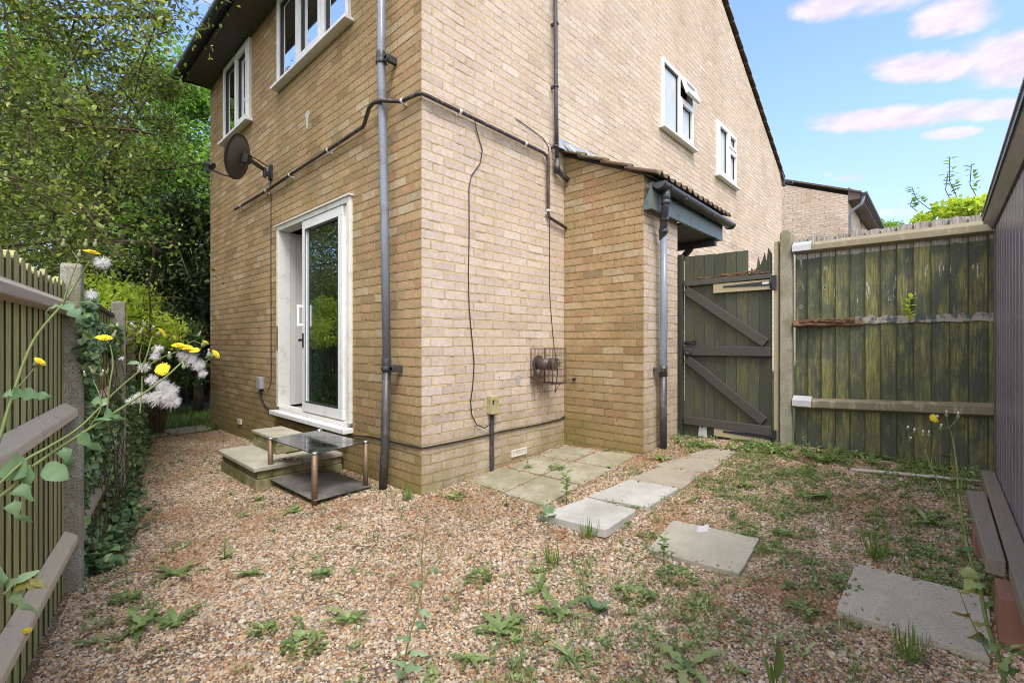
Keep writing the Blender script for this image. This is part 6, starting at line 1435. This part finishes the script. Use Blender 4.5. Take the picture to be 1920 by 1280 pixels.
for (u, v, nrm, r) in ((305, 692, (-.55, -.75, .35), .0175), (195, 634, (.0, -.4, 1), .016), (334, 648, (-.1, -.3, 1), .015), (348, 652, (-.1, -.35, 1), .016), (363, 657, (-.1, -.4, .9), .015), (404, 664, (.6, -.5, .5), .014), (303, 623, (.7, -.3, .5), .013), (385, 642, (.5, -.3, .8), .009)):
    flower(tB, pix(u, v, 1.1 + (u - 190) * .00065), nrm, r)
for (u, v) in ((272, 612), (262, 625), (288, 618), (372, 630), (255, 615), (212, 632), (160, 705), (176, 700), (190, 705), (392, 668), (300, 660), (285, 655), (318, 672), (345, 690), (200, 700)): budz(tB, pix(u, v, 1.14), (random.gauss(0, .4), random.gauss(0, .4), 1), random.uniform(.8, 1.25), random.random() < .5)
for (u, v, r, n) in ((270, 688, .016, 200), (297, 655, .014, 180), (312, 735, .030, 420), (322, 752, .024, 300), (300, 745, .026, 300), (262, 745, .018, 180), (285, 712, .018, 180), (355, 672, .024, 260), (372, 685, .02, 220), (245, 752, .012, 110), (280, 745, .018, 200), (380, 700, .014, 120), (290, 668, .014, 120), (228, 672, .007, 50), (305, 720, .018, 200), (340, 665, .014, 120)):
    fluffy(tB, pix(u, v, 1.10 + (u - 190) * .0007), r, n)
for (u, v, D, du, L, w, lo) in ((52, 890, 1.0, (-.5, .1, .25), .10, .065, 0), (60, 872, 1.0, (-.3, .1, -.8), .075, .06, 0), (85, 870, 1.03, (.8, 0, -.55), .07, .05, 0), (150, 812, 1.07, (.8, 0, -.75), .085, .045, 2), (205, 755, 1.1, (-.9, 0, .1), .07, .035, 3), (195, 772, 1.1, (.9, 0, -.35), .06, .03, 2), (262, 682, 1.15, (-.9, .1, .05), .05, .014, 0), (40, 905, 1.0, (.5, -.1, -.8), .06, .05, 1), (30, 935, .98, (.3, 0, -.9), .08, .05, 2), (120, 838, 1.05, (.3, 0, -.9), .07, .04, 2), (175, 790, 1.08, (.9, .1, .2), .05, .03, 2)):
    tleaf(tB, pix(u, v, D), RT3 * du[0] + FW3 * du[1] + UP * du[2], L, w, lo, n_=tuple(-FW3 + UP * .5))
tC = thing('sow_thistle', 'lowest thistle shoot with pale curled leaves touching the fence foot at the left edge', 'thistle', 'yellow-flowered sow thistles at the lower left')
stemp(tC, [cw(-1.22, .92, 0), pix(-40, 1180, .95), pix(10, 1110, 1.0), pix(45, 1080, 1.05)], .005, .002)
for (u, v, du, L, w, lo, mt) in ((10, 1110, (.5, 0, .4), .10, .055, 2, 'weed_grey'), (30, 1095, (.9, 0, -.1), .07, .035, 2, 'weed_brown'), (25, 1105, (.5, .1, -.8), .09, .05, 2, 'weed_grey'), (5, 1100, (-.2, 0, .9), .06, .05, 1, 'weed_grey'), (55, 1085, (.8, 0, -.4), .06, .025, 1, 'weed_brown')):
    tleaf(tC, pix(u, v, 1.03), RT3 * du[0] + FW3 * du[1] + UP * du[2], L, w, lo, mt, n_=tuple(-FW3 + UP * .6))
flower(tC, pix(50, 1182, 1.45), (.1, -.3, 1), .013)
# tall weed on the right
tD = thing('tall_weed', 'tall flowering weed in front of the large slab at the right edge', 'thistle')
b0 = pix(1895, 1290, 1.22); b0g = Vector((b0.x + .01, b0.y - .02, gz(b0.x, b0.y)))
stemp(tD, [b0g, pix(1880, 1262, 1.22), pix(1850, 1165, 1.24), pix(1835, 1090, 1.26), pix(1815, 1030, 1.28), pix(1798, 930, 1.32), pix(1795, 880, 1.34), pix(1786, 820, 1.36), pix(1779, 800, 1.36)], .0085, .0022)
stemp(tD, [pix(1860, 1240, 1.22), pix(1835, 1190, 1.22), pix(1815, 1150, 1.22), pix(1800, 1110, 1.22)], .003, .0012)
stemp(tD, [pix(1808, 1000, 1.29), pix(1775, 935, 1.33), pix(1748, 880, 1.36), pix(1735, 842, 1.38)], .0032, .0018)
for e in ((1758, 788), (1775, 782), (1797, 784), (1765, 806)): stemp(tD, [pix(1779, 802, 1.36), pix(*e, 1.36)], .0018, .0012); budz(tD, pix(e[0], e[1] - 1, 1.36), (e[0] - 1779, 0, 26), 1.2)
flower(tD, pix(1751, 784, 1.36), (-.6, -.5, .4), .013)
for e in ((1703, 805), (1715, 812), (1731, 818), (1742, 818), (1708, 826)): stemp(tD, [pix(1734, 841, 1.38), pix(*e, 1.38)], .0016, .001); budz(tD, pix(e[0], e[1], 1.38), (e[0] - 1730, 0, 20), 1.2)
for (u, v, D, du, L, w, lo, mt) in ((1796, 925, 1.32, (.1, 0, .8), .05, .03, 2, 'weed'), (1790, 895, 1.33, (-.3, 0, .9), .05, .02, 3, 'weed_brown'), (1800, 975, 1.3, (.9, 0, .1), .085, .02, 4, 'weed'), (1800, 978, 1.3, (-.9, 0, -.05), .07, .02, 3, 'weed'), (1795, 960, 1.3, (-.8, 0, .5), .07, .03, 2, 'weed'), (1805, 1030, 1.28, (-.9, 0, .25), .055, .014, 0, 'weed_grey'), (1805, 1030, 1.28, (.9, 0, .15), .04, .014, 0, 'weed_grey'),
                              (1812, 1062, 1.27, (.3, 0, -.8), .05, .045, 0, 'weed'), (1822, 1085, 1.26, (-.6, 0, -.6), .05, .04, 1, 'weed'), (1830, 1110, 1.25, (-.8, 0, .15), .07, .025, 2, 'weed_brown'), (1818, 1150, 1.22, (-.9, 0, .1), .07, .022, 2, 'weed_brown'), (1822, 1170, 1.22, (.9, 0, .1), .055, .022, 2, 'weed_brown'), (1845, 1190, 1.23, (-.9, 0, .0), .065, .03, 1, 'weed_brown'),
                              (1855, 1205, 1.23, (-.6, 0, .25), .08, .024, 0, 'weed_grey'), (1850, 1215, 1.22, (.9, 0, .4), .06, .04, 2, 'weed'), (1870, 1260, 1.2, (.9, 0, .25), .07, .035, 3, 'weed'), (1875, 1255, 1.2, (.4, 0, .9), .06, .03, 2, 'weed'), (1840, 1135, 1.25, (.9, 0, .5), .04, .03, 1, 'weed_grey'), (1828, 1100, 1.25, (.9, 0, .35), .03, .03, 1, 'weed')):
    tleaf(tD, pix(u, v, D), RT3 * du[0] - FW3 * .2 + UP * du[2], L, w, lo, mt, n_=tuple(-FW3 * .7 + UP * .7))
tE = thing('tall_weed', 'slim thistle with dark buds standing alone in the centre foreground', 'thistle')
c0 = gnd(752, 1275)
stemp(tE, [c0, pix(765, 1205, 1.55), pix(780, 1150, 1.55), pix(792, 1095, 1.55), pix(790, 1050, 1.55), pix(795, 1000, 1.55), pix(800, 975, 1.55)], .0052, .0014)
stemp(tE, [pix(796, 1085, 1.55), pix(812, 1060, 1.55), pix(828, 1035, 1.55), pix(838, 1005, 1.55)], .0024, .0012); stemp(tE, [pix(830, 1030, 1.55), pix(833, 1000, 1.55)], .0012, .001)
for (u, v) in ((801, 968), (834, 995), (842, 1002), (825, 1045), (800, 978)): budz(tE, pix(u, v, 1.55), (.1, .1, 1), 1.3, True)
for (u, v, du, L, w, lo) in ((792, 1095, (-.9, 0, .1), .06, .035, 1), (785, 1145, (.9, 0, -.2), .06, .035, 1), (780, 1165, (.6, 0, -.3), .06, .04, 1), (772, 1200, (-.9, 0, .3), .075, .03, 2), (768, 1225, (.9, 0, .1), .08, .03, 2), (762, 1245, (-.8, 0, .3), .07, .03, 2), (758, 1255, (.9, 0, .2), .09, .04, 2), (757, 1268, (-.4, 0, .5), .05, .04, 1), (812, 1062, (.5, 0, -.8), .035, .02, 0)):
    tleaf(tE, pix(u, v, 1.55), RT3 * du[0] - FW3 * .15 + UP * du[2], L, w, lo, 'weed_grey', n_=tuple(-FW3 * .6 + UP * .7))
tF = thing('dock_plant', 'upright dock leaves at the bottom edge right of centre', 'weed')
p = pix(1452, 1295, 1.5); c0 = Vector((p.x, p.y, gz(p.x, p.y)))
for (dx, L, w, up_) in ((.03, .20, .042, 1), (-.10, .17, .015, 1), (-.04, .13, .012, 1), (.12, .10, .02, .6)):
    mb = MB(); mb.cur = random.random(); mb.leaf(c0, RT3 * dx * 2.2 + UP * up_, tuple(-FW3 + RT3 * .3), L, w, arch=.12, seg=8, fold=.3, petiole=.35); mb.build('leaf', M['weed'], tF)
tG = thing('dock_plant', 'broad dark green blades at the bottom edge beneath the large slab', 'weed')
p = pix(1790, 1300, 1.25); c0 = Vector((p.x, p.y, gz(p.x, p.y)))
for (dx, L, w, up_) in ((-.7, .14, .034, 1), (-.3, .12, .03, 1), (.2, .10, .03, 1), (-1.1, .13, .03, .8), (.7, .10, .03, .7)):
    mb = MB(); mb.cur = random.random(); mb.leaf(c0, RT3 * dx + UP * up_, tuple(-FW3 + RT3 * .3), L, w, arch=.3, seg=8, fold=.3, petiole=.2, lobes=0); mb.build('leaf', M['weed_grey'], tG)
